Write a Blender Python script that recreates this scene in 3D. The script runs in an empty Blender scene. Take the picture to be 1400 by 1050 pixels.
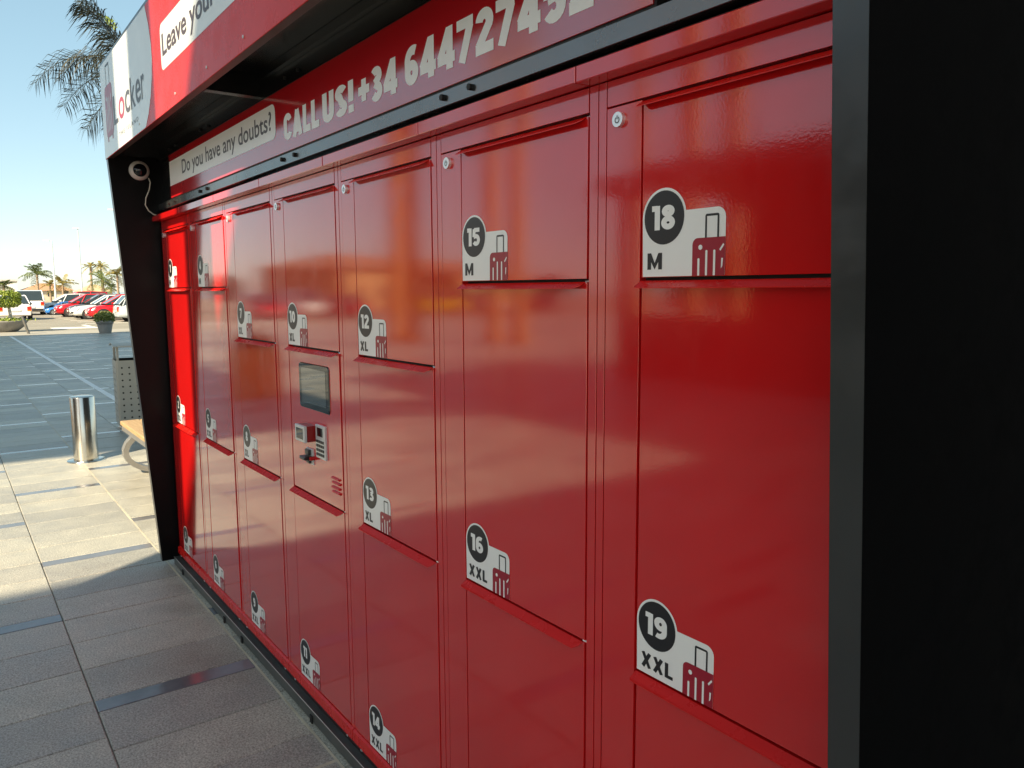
import bpy, math, random
from mathutils import Vector, Matrix, Quaternion
random.seed(7)
sc = bpy.context.scene
COL = sc.collection
R = math.radians

# ------------------------------------------------------------------ camera
# X runs along the locker front (0 = left end), Y goes into the kiosk, Z up; the camera stands at Y < 0
F_PX = 1065.12
CAM = Vector((4.7121, -1.0372, 1.6))
yaw, pitch, roll = R(36.192), R(6.8965), R(-0.285)
fw = Vector((-math.cos(yaw)*math.cos(pitch), math.sin(yaw)*math.cos(pitch), -math.sin(pitch)))
rt = fw.cross(Vector((0, 0, 1))).normalized(); up = rt.cross(fw)
r2 = rt*math.cos(roll) + up*math.sin(roll); u2 = -rt*math.sin(roll) + up*math.cos(roll)
cd = bpy.data.cameras.new('camera'); cam = bpy.data.objects.new('camera', cd); COL.objects.link(cam)
cam.matrix_world = Matrix(((r2.x, u2.x, -fw.x, CAM.x), (r2.y, u2.y, -fw.y, CAM.y), (r2.z, u2.z, -fw.z, CAM.z), (0, 0, 0, 1)))
cd.sensor_fit = 'HORIZONTAL'; cd.sensor_width = 36; cd.lens = 36*F_PX/1400
cd.clip_start = 0.05; cd.clip_end = 20000
sc.camera = cam

# ------------------------------------------------------------------ sky, sun, exposure
SUN = Vector((0.73, -1.13, 1.0)).normalized()
w = bpy.data.worlds.new('World'); sc.world = w; w.use_nodes = True
nt = w.node_tree; nt.nodes.clear()
sky = nt.nodes.new('ShaderNodeTexSky'); sky.sky_type = 'NISHITA'; sky.sun_disc = False
sky.sun_elevation = math.asin(SUN.z); sky.sun_rotation = math.atan2(SUN.x, SUN.y)
sky.air_density = 0.7; sky.dust_density = 0.5; sky.ozone_density = 4.0; sky.altitude = 10
bg = nt.nodes.new('ShaderNodeBackground'); bg.inputs['Strength'].default_value = 0.135
hs = nt.nodes.new('ShaderNodeHueSaturation'); hs.inputs['Saturation'].default_value = 1.15; hs.inputs['Hue'].default_value = 0.487
gm = nt.nodes.new('ShaderNodeGamma'); gm.inputs['Gamma'].default_value = 0.56
out = nt.nodes.new('ShaderNodeOutputWorld')
nt.links.new(sky.outputs[0], hs.inputs['Color']); nt.links.new(hs.outputs[0], gm.inputs[0]); nt.links.new(gm.outputs[0], bg.inputs[0]); nt.links.new(bg.outputs[0], out.inputs[0])
sd = bpy.data.lights.new('sun', 'SUN'); sd.energy = 3.05; sd.angle = R(0.35); sd.color = (1.0, 0.92, 0.78)
so = bpy.data.objects.new('sun', sd); COL.objects.link(so); so.location = (0, 0, 30)
so.rotation_euler = SUN.to_track_quat('Z', 'Y').to_euler()
vs = sc.view_settings; vs.view_transform = 'Standard'; vs.look = 'None'; vs.gamma = 1; vs.exposure = 1.75
vs.use_curve_mapping = False
vs.use_white_balance = True; vs.white_balance_temperature = 7800; vs.white_balance_tint = 10
sc.cycles.use_denoising = True
sc.cycles.max_bounces = 8; sc.cycles.glossy_bounces = 5; sc.cycles.sample_clamp_indirect = 6

# ------------------------------------------------------------------ helpers
class MB:
    def __init__(s): s.v = []; s.f = []; s.m = []; s.sm = []
    def add(s, vs, fs, mi=0, smooth=False):
        o = len(s.v); s.v += [tuple(v) for v in vs]
        for f in fs: s.f.append([o+i for i in f]); s.m.append(mi); s.sm.append(smooth)
    def box(s, x0, x1, y0, y1, z0, z1, mi=0):
        s.add([(x0,y0,z0),(x1,y0,z0),(x1,y1,z0),(x0,y1,z0),(x0,y0,z1),(x1,y0,z1),(x1,y1,z1),(x0,y1,z1)],
              [(0,3,2,1),(4,5,6,7),(0,1,5,4),(1,2,6,5),(2,3,7,6),(3,0,4,7)], mi)
    def fbox(s, x0, x1, y0, y1, z0, z1, c=0.0015, mi=0):
        # box whose front (-Y) face has a small chamfer all round
        a = [(x0,y1,z0),(x1,y1,z0),(x1,y1,z1),(x0,y1,z1)]
        b = [(x0,y0+c,z0),(x1,y0+c,z0),(x1,y0+c,z1),(x0,y0+c,z1)]
        d = [(x0+c,y0,z0+c),(x1-c,y0,z0+c),(x1-c,y0,z1-c),(x0+c,y0,z1-c)]
        q = [(0,3,2,1)] + [(i, (i+1) % 4, 4+(i+1) % 4, 4+i) for i in range(4)] + \
            [(4+i, 4+(i+1) % 4, 8+(i+1) % 4, 8+i) for i in range(4)] + [(8,9,10,11)]
        s.add(a+b+d, q, mi)
    def tbox(s, x0, x1, y0, y1, z0, z1, c=0.004, mi=0):
        # box with a chamfered top (paving slab), no bottom
        b = [(x0,y0,z0),(x1,y0,z0),(x1,y1,z0),(x0,y1,z0)]
        m = [(x0,y0,z1-c),(x1,y0,z1-c),(x1,y1,z1-c),(x0,y1,z1-c)]
        t = [(x0+c,y0+c,z1),(x1-c,y0+c,z1),(x1-c,y1-c,z1),(x0+c,y1-c,z1)]
        q = [(i,(i+1) % 4,4+(i+1) % 4,4+i) for i in range(4)] + [(4+i,4+(i+1) % 4,8+(i+1) % 4,8+i) for i in range(4)] + [(8,9,10,11)]
        s.add(b+m+t, q, mi)
    def rings(s, rings, mi=0, smooth=True, cap0=True, cap1=True):
        n = len(rings[0]); vs = [p for r in rings for p in r]; fs = []
        for k in range(len(rings)-1):
            for i in range(n):
                j = (i+1) % n; fs.append((k*n+i, k*n+j, (k+1)*n+j, (k+1)*n+i))
        s.add(vs, fs, mi, smooth)
        if cap0: s.add(rings[0], [tuple(range(n-1, -1, -1))], mi)
        if cap1: s.add(rings[-1], [tuple(range(n))], mi)
    def lathe(s, prof, cx=0, cy=0, n=24, mi=0, smooth=True, cap0=True, cap1=True):
        s.rings([[(cx+r*math.cos(2*math.pi*i/n), cy+r*math.sin(2*math.pi*i/n), z) for i in range(n)] for r, z in prof], mi, smooth, cap0, cap1)
    def cyl_y(s, cx, cz, r, y0, y1, n=20, mi=0):
        # cylinder along Y, from y1 (back) to y0 (front)
        s.rings([[(cx+r*math.cos(2*math.pi*i/n), y, cz+r*math.sin(2*math.pi*i/n)) for i in range(n)] for y in (y1, y0)], mi, False)
    def cyl_x(s, cy, cz, r, x0, x1, n=20, mi=0):
        s.rings([[(x, cy+r*math.cos(2*math.pi*i/n), cz+r*math.sin(2*math.pi*i/n)) for i in range(n)] for x in (x0, x1)], mi, False)
    def tube(s, pts, rad, n=8, mi=0, smooth=True):
        pts = [Vector(p) for p in pts]; rs = []; ref = None
        for i, p in enumerate(pts):
            t = (pts[min(i+1, len(pts)-1)] - pts[max(i-1, 0)]).normalized()
            if ref is None: ref = t.orthogonal().normalized()
            ref = (ref - t*ref.dot(t)).normalized(); b = t.cross(ref)
            ra = rad[i] if isinstance(rad, (list, tuple)) else rad
            rs.append([p + ref*ra*math.cos(2*math.pi*k/n) + b*ra*math.sin(2*math.pi*k/n) for k in range(n)])
        s.rings(rs, mi, smooth)
    def wallpoly(s, pts, y, mi=0):
        # flat polygon lying in the XZ plane, facing -Y; pts counter-clockwise seen from the front
        s.add([(a, y, b) for a, b in pts], [tuple(range(len(pts)))], mi)
    def mesh(s, name, mats):
        me = bpy.data.meshes.new(name); me.from_pydata(s.v, [], s.f)
        for m in (mats if isinstance(mats, (list, tuple)) else [mats]): me.materials.append(m)
        if any(s.m): me.polygons.foreach_set('material_index', s.m)
        if any(s.sm): me.polygons.foreach_set('use_smooth', s.sm)
        me.update(); return me
    def build(s, name, mats, parent=None, loc=(0,0,0), rz=0):
        return link(name, s.mesh(name, mats), parent, loc, rz)
def link(name, data, parent=None, loc=(0,0,0), rz=0):
    o = bpy.data.objects.new(name, data); COL.objects.link(o); o.location = loc; o.rotation_euler = (0,0,rz); o.parent = parent
    return o
def thing(name, label, cat, loc=(0,0,0), rz=0, group=None):
    o = link(name, None, None, loc, rz); o.empty_display_size = 0.2
    return tag(o, label, cat, group)
def tag(o, label, cat, group=None):
    o['label'] = label; o['category'] = cat
    if group: o['group'] = group
    return o
def struct(o, label=None):
    o['kind'] = 'structure'
    if label: o['label'] = label
    return o
def copy_tree(o, parent=None, **kw):
    c = o.copy(); COL.objects.link(c); c.parent = parent
    for ch in o.children: copy_tree(ch, c)
    return c

# ------------------------------------------------------------------ materials
def new_mat(name):
    m = bpy.data.materials.new(name); m.use_nodes = True; n = m.node_tree
    return m, n, n.nodes['Principled BSDF']
def setp(b, **k):
    for a, v in k.items():
        b.inputs[a.replace('_', ' ')].default_value = v
def coords(n, kind='Object', scale=None):
    tc = n.nodes.new('ShaderNodeTexCoord')
    if not scale: return tc.outputs[kind]
    mp = n.nodes.new('ShaderNodeMapping'); mp.inputs['Scale'].default_value = scale
    n.links.new(tc.outputs[kind], mp.inputs[0]); return mp.outputs[0]
def noise(n, co, scale, detail=3, rough=0.55):
    t = n.nodes.new('ShaderNodeTexNoise'); t.inputs['Scale'].default_value = scale
    t.inputs['Detail'].default_value = detail; t.inputs['Roughness'].default_value = rough
    n.links.new(co, t.inputs['Vector']); return t.outputs['Fac']
def ramp(n, fac, stops):
    r = n.nodes.new('ShaderNodeValToRGB'); e = r.color_ramp.elements
    while len(e) < len(stops): e.new(0.5)
    for k, (p, c) in enumerate(stops):
        e[k].position = p; e[k].color = (*c, 1) if len(c) == 3 else c
    n.links.new(fac, r.inputs[0]); return r.outputs[0]
def bump(n, b, h, dist, prev=None, strength=1.0):
    k = n.nodes.new('ShaderNodeBump'); k.inputs['Strength'].default_value = strength; k.inputs['Distance'].default_value = dist
    n.links.new(h, k.inputs['Height'])
    if prev: n.links.new(prev, k.inputs['Normal'])
    n.links.new(k.outputs[0], b.inputs['Normal']); return k.outputs[0]
def simple(name, col, rough=0.5, metal=0.0, vary=0.12, scale=6.0, bumpd=0.0, ior=1.5):
    m, n, b = new_mat(name); co = coords(n); f = noise(n, co, scale, 4)
    c = ramp(n, f, [(0.25, [x*(1-vary) for x in col]), (0.75, [min(1, x*(1+vary)) for x in col])])
    n.links.new(c, b.inputs['Base Color']); setp(b, Roughness=rough, Metallic=metal, IOR=ior)
    r = n.nodes.new('ShaderNodeMapRange'); r.inputs['To Min'].default_value = rough*0.85; r.inputs['To Max'].default_value = min(1, rough*1.15)
    n.links.new(noise(n, co, scale*3.1, 3), r.inputs[0]); n.links.new(r.outputs[0], b.inputs['Roughness'])
    if bumpd: bump(n, b, noise(n, co, scale*20, 2), bumpd)
    return m
def paint(name, col, rough=0.1, ior=2.1, peel=4e-5, bow=0.0016, dirt=0.35, coat=0.0):
    # glossy stove-enamelled sheet: orange peel, faint bowing, handling smudges
    m, n, b = new_mat(name); co = coords(n)
    c = ramp(n, noise(n, co, 3.0, 4), [(0.3, [x*0.94 for x in col]), (0.7, [x*1.05 for x in col])])
    n.links.new(c, b.inputs['Base Color'])
    r = ramp(n, noise(n, co, 9.0, 6, 0.65), [(0.45, (rough*0.85,)*3), (0.8, (rough*(1+dirt),)*3)])
    if coat:
        mp = n.nodes.new('ShaderNodeMapping'); mp.inputs['Scale'].default_value = (38, 38, 1.3); n.links.new(co, mp.inputs[0])
        st = ramp(n, noise(n, mp.outputs[0], 1.0, 4, 0.6), [(0.55, (0, 0, 0)), (0.8, (0.07, 0.07, 0.07))])
        ad = n.nodes.new('ShaderNodeMixRGB'); ad.blend_type = 'ADD'; ad.inputs[0].default_value = 1; n.links.new(r, ad.inputs[1]); n.links.new(st, ad.inputs[2]); r = ad.outputs[0]
    n.links.new(r, b.inputs['Roughness']); setp(b, IOR=ior)
    n1 = bump(n, b, noise(n, co, 1.3, 1), bow)
    n2 = bump(n, b, noise(n, co, 210, 1), peel, n1)
    if coat:
        setp(b, Coat_Weight=coat, Coat_Roughness=rough*0.6, Coat_IOR=1.6); n.links.new(n2, b.inputs['Coat Normal'])
    return m

RED = paint('red_enamel', (0.66, 0.0095, 0.011), rough=0.095, ior=1.55, coat=0.8, dirt=0.9)
REDM = paint('red_folded_edge', (0.72, 0.014, 0.012), rough=0.3, ior=1.4, peel=0, bow=0)
RED2 = paint('red_printed_panel', (0.50, 0.014, 0.020), rough=0.12, ior=2.4, peel=1e-5, bow=0.001)
REDF = paint('red_fascia_print', (0.66, 0.020, 0.010), rough=0.28, ior=1.2, peel=1e-5, bow=0.002)
BLACKP = paint('black_enamel', (0.008, 0.008, 0.008), rough=0.22, ior=1.45, peel=4e-5, bow=0.001)
MATTB = paint('matt_black_sheet', (0.0035, 0.0033, 0.0035), rough=0.35, ior=1.25, peel=1e-5, bow=0.001)
GREYBL = paint('sky_paled_enamel', (0.017, 0.0175, 0.017), rough=0.34, ior=1.9, peel=1e-5, bow=0.0003)  # black paint with its colour paled for the sky sheen on panel fronts
DARKIN = simple('dark_gap', (0.006, 0.005, 0.005), 0.6)
WHITEV = simple('white_vinyl', (0.88, 0.87, 0.83), 0.3, vary=0.03)
WHITEF = paint('white_fascia_print', (0.74, 0.74, 0.69), rough=0.15, ior=1.5, peel=1e-5, bow=0.002)
INK = simple('dark_ink', (0.018, 0.018, 0.02), 0.35, vary=0.05)
INKR = simple('crimson_ink', (0.36, 0.012, 0.03), 0.3, vary=0.05)
STEEL = simple('brushed_steel', (0.64, 0.61, 0.55), 0.2, 1.0, vary=0.06, scale=3)
CHROME = simple('lock_chrome', (0.85, 0.85, 0.84), 0.18, 0.6, vary=0.04)
SILVER = simple('silver_plastic', (0.66, 0.67, 0.65), 0.3, 0.3, vary=0.04)
GALV = simple('base_channel_steel', (0.10, 0.105, 0.10), 0.35, 0.4, vary=0.25, scale=5)
BROWN = simple('recess_board', (0.022, 0.008, 0.008), 0.5, vary=0.3)
GLASSK = paint('screen_glass', (0.004, 0.004, 0.005), rough=0.03, ior=1.6, peel=0, bow=0.0)
SCREEN = simple('display_panel', (0.03, 0.033, 0.03), 0.03, vary=0.5, scale=14, ior=2.6)
CABLE = simple('cream_cable', (0.62, 0.57, 0.47), 0.5)
CAMW = simple('dome_housing_plastic', (0.62, 0.56, 0.50), 0.4, vary=0.04)

# ------------------------------------------------------------------ text helper (flat print)
def text_mesh(txt, bold=0.0, shear=0.0, spacing=1.0):
    cu = bpy.data.curves.new('tmp', 'FONT'); cu.body = txt; cu.offset = bold; cu.shear = shear; cu.space_character = spacing
    cu.resolution_u = 4
    o = bpy.data.objects.new('tmp', cu); COL.objects.link(o)
    dg = bpy.context.evaluated_depsgraph_get(); dg.update()
    me = bpy.data.meshes.new_from_object(o.evaluated_get(dg))
    bpy.data.objects.remove(o); bpy.data.curves.remove(cu)
    return me
def wall_text(name, txt, x0, x1, z0, z1, y, mat, parent, bold=0.0, base=None, spacing=1.0):
    # fit the lettering into [x0,x1] x [z0,z1] on a plane facing -Y; base = reference text whose height fills z0..z1
    me = text_mesh(txt, bold, 0, spacing)
    ref = text_mesh(base, bold) if base else me
    xs = [v.co.x for v in me.vertices]; ys = [v.co.y for v in ref.vertices]
    ax, bx, ay, by = min(xs), max(xs), min(ys), max(ys)
    for v in me.vertices:
        v.co = ((v.co.x-ax)/(bx-ax)*(x1-x0)+x0, y, (v.co.y-ay)/(by-ay)*(z1-z0)+z0)
    if base: bpy.data.meshes.remove(ref)
    me.materials.clear(); me.materials.append(mat); me.name = name
    return link(name, me, parent)
# heavy block lettering drawn as thick strokes: {glyph: (width, [polyline, ...])}; y runs 0..1
def arc(cx, cy, rx, ry, a0, a1, n=14): return [(cx+rx*math.cos(R(a0+(a1-a0)*i/n)), cy+ry*math.sin(R(a0+(a1-a0)*i/n))) for i in range(n+1)]
def glyphs(t):
    h = t/2; G = {}
    w = 0.60; r = w/2-h
    G['1'] = (0.36, [[(0.36-h, 0), (0.36-h, 1)], [(0, 1-h*0.9), (0.36-h, 1-h*0.9)]])
    G['2'] = (w, [arc(w/2, 1-h-r*0.98, r, r, 175, -28)+[(h*0.9, t*0.75)], [(0, h), (w, h)]])
    G['3'] = (w, [arc(w/2-0.01, 0.755-h*0.12, r*0.93, 0.245-h*0.88, 150, -75)+[(w*0.36, 0.525)], [(w*0.36, 0.525)]+arc(w/2, 0.285-h*0.02, r, 0.285-h*0.98, 72, -152)])
    G['4'] = (0.66, [[(0.46, 0), (0.46, 1)], [(0.44, 0.93), (h*0.75, 0.30)], [(0, 0.265), (0.66, 0.265)]])
    G['5'] = (w, [[(w*0.94, 1-h), (h+0.02, 1-h)], [(h+0.03, 1-h*0.5), (h, 0.50)], [(h*0.9, 0.50)]+arc(w/2-0.01, 0.33, r+0.01, 0.33-h, 105, -150)])
    G['6'] = (w, [arc(w/2, 0.315, r, 0.315-h, 0, 360, 24), [(h, 0.315)]+arc(w*0.62, 0.62, w*0.62-h, 0.38-h, 180, 62)])
    G['9'] = (w, [[(w-x, 1-y) for x, y in p] for p in G['6'][1]])
    G['7'] = (w, [[(0, 1-h), (w-0.01, 1-h)], [(w-h*0.95, 1-t*0.8), (w*0.30, 0)]])
    G['8'] = (w, [arc(w/2, 0.755, r*0.88, 0.245-h, 0, 360, 22), arc(w/2, 0.285, r, 0.285-h, 0, 360, 24)])
    G['0'] = (w, [arc(w/2, 0.5, r, 0.5-h, 0, 360, 26)])
    G['M'] = (0.86, [[(h, 0), (h, 1)], [(0.86-h, 0), (0.86-h, 1)], [(h*1.1, 0.94), (0.43, 0.20), (0.86-h*1.1, 0.94)]])
    G['X'] = (0.70, [[(h*1.1, 0), (0.70-h*1.1, 1)], [(h*1.1, 1), (0.70-h*1.1, 0)]])
    G['L'] = (0.52, [[(h, 0), (h, 1)], [(h, h), (0.52, h)]])
    G['C'] = (0.62, [arc(0.31, 1-h-(0.31-h), 0.31-h, 0.31-h, 12, 180)+arc(0.31, 0.31, 0.31-h, 0.31-h, 180, 348)])
    G['A'] = (0.68, [[(h*0.9, 0), (0.34, 0.97)], [(0.68-h*0.9, 0), (0.34, 0.97)], [(0.16, 0.27), (0.52, 0.27)]])
    G['U'] = (0.62, [[(h, 1)]+arc(0.31, 0.31, 0.31-h, 0.31-h, 180, 360)+[(0.62-h, 1)]])
    G['S'] = (0.60, [arc(0.30, 0.745, 0.30-h, 0.255-h, 20, 250, 16)+arc(0.30, 0.265, 0.30-h, 0.265-h, 75, -160, 16)])
    G['!'] = (0.24, [[(0.12, 0.34), (0.12, 1)], [(0.12, 0), (0.12, t*0.95)]])
    G['+'] = (0.60, [[(0.30, 0.17), (0.30, 0.83)], [(0, 0.5), (0.60, 0.5)]])
    return G
def block_text(name, txt, x0, x1, z0, z1, y, mat, parent, t=0.25, gap=0.07):
    G = glyphs(t); quads = []; cx = 0.0; lift = 0
    m = MB(); segs = []
    for ch in txt:
        w_, strokes = G[ch]
        for p in strokes:
            lift += 1; left, right = [], []; closed = (abs(p[0][0]-p[-1][0]) < 1e-6 and abs(p[0][1]-p[-1][1]) < 1e-6)
            for i, (a, b) in enumerate(p):
                q0 = p[i-1] if i else (p[-2] if closed else p[0]); q1 = p[i+1] if i < len(p)-1 else (p[1] if closed else p[-1])
                d0 = Vector((a-q0[0], b-q0[1])); d1 = Vector((q1[0]-a, q1[1]-b))
                d0 = d0.normalized() if d0.length > 1e-9 else d1.normalized(); d1 = d1.normalized() if d1.length > 1e-9 else d0
                tn = (d0+d1).normalized(); nn = Vector((-tn.y, tn.x)); k = t/2/max(0.55, nn.dot(Vector((-d0.y, d0.x))))
                left.append((cx+a+nn.x*k, b+nn.y*k)); right.append((cx+a-nn.x*k, b-nn.y*k))
            for i in range(len(p)-1): segs.append((lift, [right[i], right[i+1], left[i+1], left[i]]))
        cx += w_+gap
    W_ = cx-gap
    for lf, q in segs:
        m.add([(x0+a/W_*(x1-x0), y-(lf % 4)*0.000012, z0+b*(z1-z0)) for a, b in q], [(0, 1, 2, 3)])
    return m.build(name, mat, parent)
def word_texts(name, txt, x0, x1, z0, z1, y, mat, parent, bold=0.0, per='word', spacing=1.0):
    # one object per word, laid out as the whole line would be
    me = text_mesh(txt, bold, 0, spacing); xs = [v.co.x for v in me.vertices]; ys = [v.co.y for v in me.vertices]
    ax, bx, ay, by = min(xs), max(xs), min(ys), max(ys)
    parts = txt.split(' ') if per == 'word' else [c for c in txt]
    pre = ''; outp = []
    for i, wd in enumerate(parts):
        if wd == ' ': pre += wd; continue
        # start of this piece: measure the line up to and including it
        wm = text_mesh(wd, bold, 0, spacing); mx = text_mesh(pre+wd, bold, 0, spacing)
        off = max(v.co.x for v in mx.vertices)-max(v.co.x for v in wm.vertices)
        for v in wm.vertices: v.co = ((v.co.x+off-ax)/(bx-ax)*(x1-x0)+x0, y, (v.co.y-ay)/(by-ay)*(z1-z0)+z0)
        wm.materials.clear(); wm.materials.append(mat); wm.name = name; link(name, wm, parent); bpy.data.meshes.remove(mx)
        pre += wd+(' ' if per == 'word' else '')
    bpy.data.meshes.remove(me)
def rrect(x0, x1, z0, z1, r, corners='1111', n=5):
    # rounded rectangle outline, counter-clockwise from bottom-left; corners flags: bl, br, tr, tl
    out = []
    for (cx, cz, a0, fl, ex, ez) in ((x0+r, z0+r, 180, corners[0], x0, z0), (x1-r, z0+r, 270, corners[1], x1, z0),
                                     (x1-r, z1-r, 0, corners[2], x1, z1), (x0+r, z1-r, 90, corners[3], x0, z1)):
        if fl == '1':
            for k in range(n+1):
                a = R(a0+90*k/n); out.append((cx+r*math.cos(a), cz+r*math.sin(a)))
        else: out.append((ex, ez))
    return out
def circle(cx, cz, r, n=32): return [(cx+r*math.cos(2*math.pi*k/n), cz+r*math.sin(2*math.pi*k/n)) for k in range(n)]

# ================================================================== THE SETTING
# stone paving
def granite(name, dark, light, rough, patch=1.0):
    m, n, b = new_mat(name); co = coords(n, 'Object')
    geo = n.nodes.new('ShaderNodeNewGeometry'); pos = geo.outputs['Position']
    info = n.nodes.new('ShaderNodeObjectInfo')
    fine = noise(n, pos, 130, 4, 0.8); mid = noise(n, pos, 5.5, 4, 0.6)
    mp = n.nodes.new('ShaderNodeMapping'); mp.inputs['Scale'].default_value = (16, 2.2, 1); n.links.new(pos, mp.inputs[0])
    streak = noise(n, mp.outputs[0], 1.6, 4, 0.6)
    # one tone per slab
    sm_ = n.nodes.new('ShaderNodeMath'); sm_.operation = 'ADD'; n.links.new(info.outputs['Random'], sm_.inputs[0]); n.links.new(geo.outputs['Random Per Island'], sm_.inputs[1])
    fr = n.nodes.new('ShaderNodeMath'); fr.operation = 'FRACT'; n.links.new(sm_.outputs[0], fr.inputs[0])
    def mix(a, bb, f, op='MULTIPLY'):
        x = n.nodes.new('ShaderNodeMixRGB'); x.blend_type = op; x.inputs[0].default_value = f
        n.links.new(a, x.inputs[1]); n.links.new(bb, x.inputs[2]); return x.outputs[0]
    c = ramp(n, fine, [(0.32, dark), (0.5, [(a+q)/2 for a, q in zip(dark, light)]), (0.66, light)])
    c = mix(c, ramp(n, mid, [(0.3, (0.80, 0.79, 0.78)), (0.7, (1.06, 1.05, 1.03))]), 0.9)
    c = mix(c, ramp(n, streak, [(0.35, (0.86, 0.85, 0.85)), (0.6, (1.03, 1.03, 1.03))]), 0.3)
    c = mix(c, ramp(n, fr.outputs[0], [(0.0, (0.74, 0.74, 0.76)), (1.0, (1.10, 1.08, 1.03))]), 0.9)
    stain = noise(n, pos, 1.1, 5, 0.65)
    c = mix(c, ramp(n, stain, [(0.52, (1, 1, 1)), (0.72, (0.74, 0.70, 0.66))]), 0.7)
    n.links.new(c, b.inputs['Base Color'])
    n.links.new(ramp(n, mid, [(0.3, (rough*0.8,)*3), (0.75, (min(1, rough*1.25),)*3)]), b.inputs['Roughness'])
    bump(n, b, fine, 0.0006)
    return m
TILE = granite('flamed_granite', (0.15, 0.148, 0.132), (0.66, 0.655, 0.575), 0.45)
STRIP = simple('polished_dark_strip', (0.15, 0.155, 0.165), 0.14, vary=0.2, scale=8, ior=1.7)
GROUT = simple('joint_mortar', (0.20, 0.18, 0.145), 0.9, vary=0.3, scale=8)
PALEJ = simple('pale_joint', (0.50, 0.45, 0.34), 0.8, vary=0.2, scale=9)
CONC = simple('pale_concrete', (0.33, 0.31, 0.26), 0.8, vary=0.12, scale=0.8, bumpd=0.002)
ASPH = simple('sun_bleached_asphalt', (0.26, 0.24, 0.19), 0.85, vary=0.14, scale=0.5, bumpd=0.004)
LINEW = simple('road_paint', (0.75, 0.75, 0.72), 0.6, vary=0.08, scale=4)
EARTH = simple('dry_ground', (0.30, 0.27, 0.21), 0.9, vary=0.2, scale=0.05)
SEA = simple('sea_water', (0.02, 0.07, 0.10), 0.12, vary=0.2, scale=0.02)

g = MB(); g.add([(-170,-260,-0.05),(160,-260,-0.05),(160,200,-0.05),(-170,200,-0.05)], [(0,1,2,3)])
struct(g.build('ground', EARTH))
g = MB(); g.add([(-9000,-9000,-2.5),(-169,-9000,-2.5),(-169,9000,-2.5),(-9000,9000,-2.5)], [(0,1,2,3)])
struct(g.build('sea', SEA))
PX0, PX1, PY0, PY1 = -29.0, 26.0, -30.0, 9.5
g = MB(); g.add([(PX0,PY0,-0.007),(PX1,PY0,-0.007),(PX1,PY1,-0.007),(PX0,PY1,-0.007)], [(0,1,2,3)])
plaza = struct(g.build('plaza_paving', GROUT))
# slabs: rows 0.61 m wide, six slabs of 0.312 m then one dark strip of 0.10 m
def project(p):
    d = Vector(p)-CAM; z = d.dot(fw)
    return (700+F_PX*d.dot(r2)/z, 525-F_PX*d.dot(u2)/z, z) if z > 0.1 else None
def row_pieces(j):
    off = {0: 1.50, -1: 0.46}.get(j, (1.5 + 0.93*abs(j) + 0.37*(j % 3)) % 1.972)
    k0 = math.floor((PX0-off)/1.972)-1; out = []
    for k in range(k0, int((PX1-off)/1.972)+2):
        s = off+k*1.972
        for i in range(6): out.append((s+i*0.312, s+(i+1)*0.312, 0))
        out.append((s+1.872, s+1.972, 1))
    return [(max(a, PX0), min(b, PX1), t) for a, b, t in out if b > PX0+0.02 and a < PX1-0.02]
gj = 0.0022
shared = {}; cand = []; rest = [MB(), MB()]
for j in range(math.floor((PY0+0.05)/0.61), math.ceil((PY1+0.05)/0.61)):
    ya, yb = -0.05+0.61*(j-1), -0.05+0.61*j      # row 0 = [-0.66, -0.05]
    for a, b, t in row_pieces(j):
        c = ((a+b)/2, (ya+yb)/2, 0); q = project(c); size = 0
        if q and -20 < q[0] < 1420 and 440 < q[1] < 1080 and not (ya > -0.06 and a > -3.2):
            e = project(((a), (ya+yb)/2, 0)); e2 = project((b, (ya+yb)/2, 0))
            if e and e2: size = math.hypot(e[0]-e2[0], e[1]-e2[1])
        cand.append((size, a, b, ya, yb, t))
cand.sort(key=lambda c: -c[0])
for i, (size, a, b, ya, yb, t) in enumerate(cand):
    h = random.Random(int(a*977)+int(ya*331)).uniform(-0.0012, 0.0012)
    if i < 300 and size > 3:
        key = (round(b-a, 3), t)
        if key not in shared:
            m = MB(); hx, hy = (b-a)/2-gj, 0.305-gj
            m.tbox(-hx, hx, -hy, hy, -0.02, 0, 0.0035 if t == 0 else 0.002); shared[key] = m.mesh('slab' if t == 0 else 'dark_strip', TILE if t == 0 else STRIP)
        link('slab' if t == 0 else 'dark_strip', shared[key], plaza, ((a+b)/2, (ya+yb)/2, h))
    else:
        rest[t].tbox(a+gj, b-gj, ya+gj, yb-gj, -0.02, h, 0.0035)
o = rest[0].build('slab_field', TILE, plaza); o['kind'] = 'stuff'
o = rest[1].build('dark_strip_field', STRIP, plaza); o['kind'] = 'stuff'
# pale mortar joint along the kiosk base, and the pale inlaid line across the far plaza
m = MB(); m.box(-29, 2.9, -0.0565, -0.0475, -0.006, 0.0012); m.box(2.33, 2.345, -0.62, -0.0575, -0.006, 0.0016); m.build('pale_joint', PALEJ, plaza)
m = MB(); m.box(-28.9, -5.6, 0.955, 1.04, -0.006, 0.004); m.build('inlaid_line', LINEW, plaza)
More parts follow.
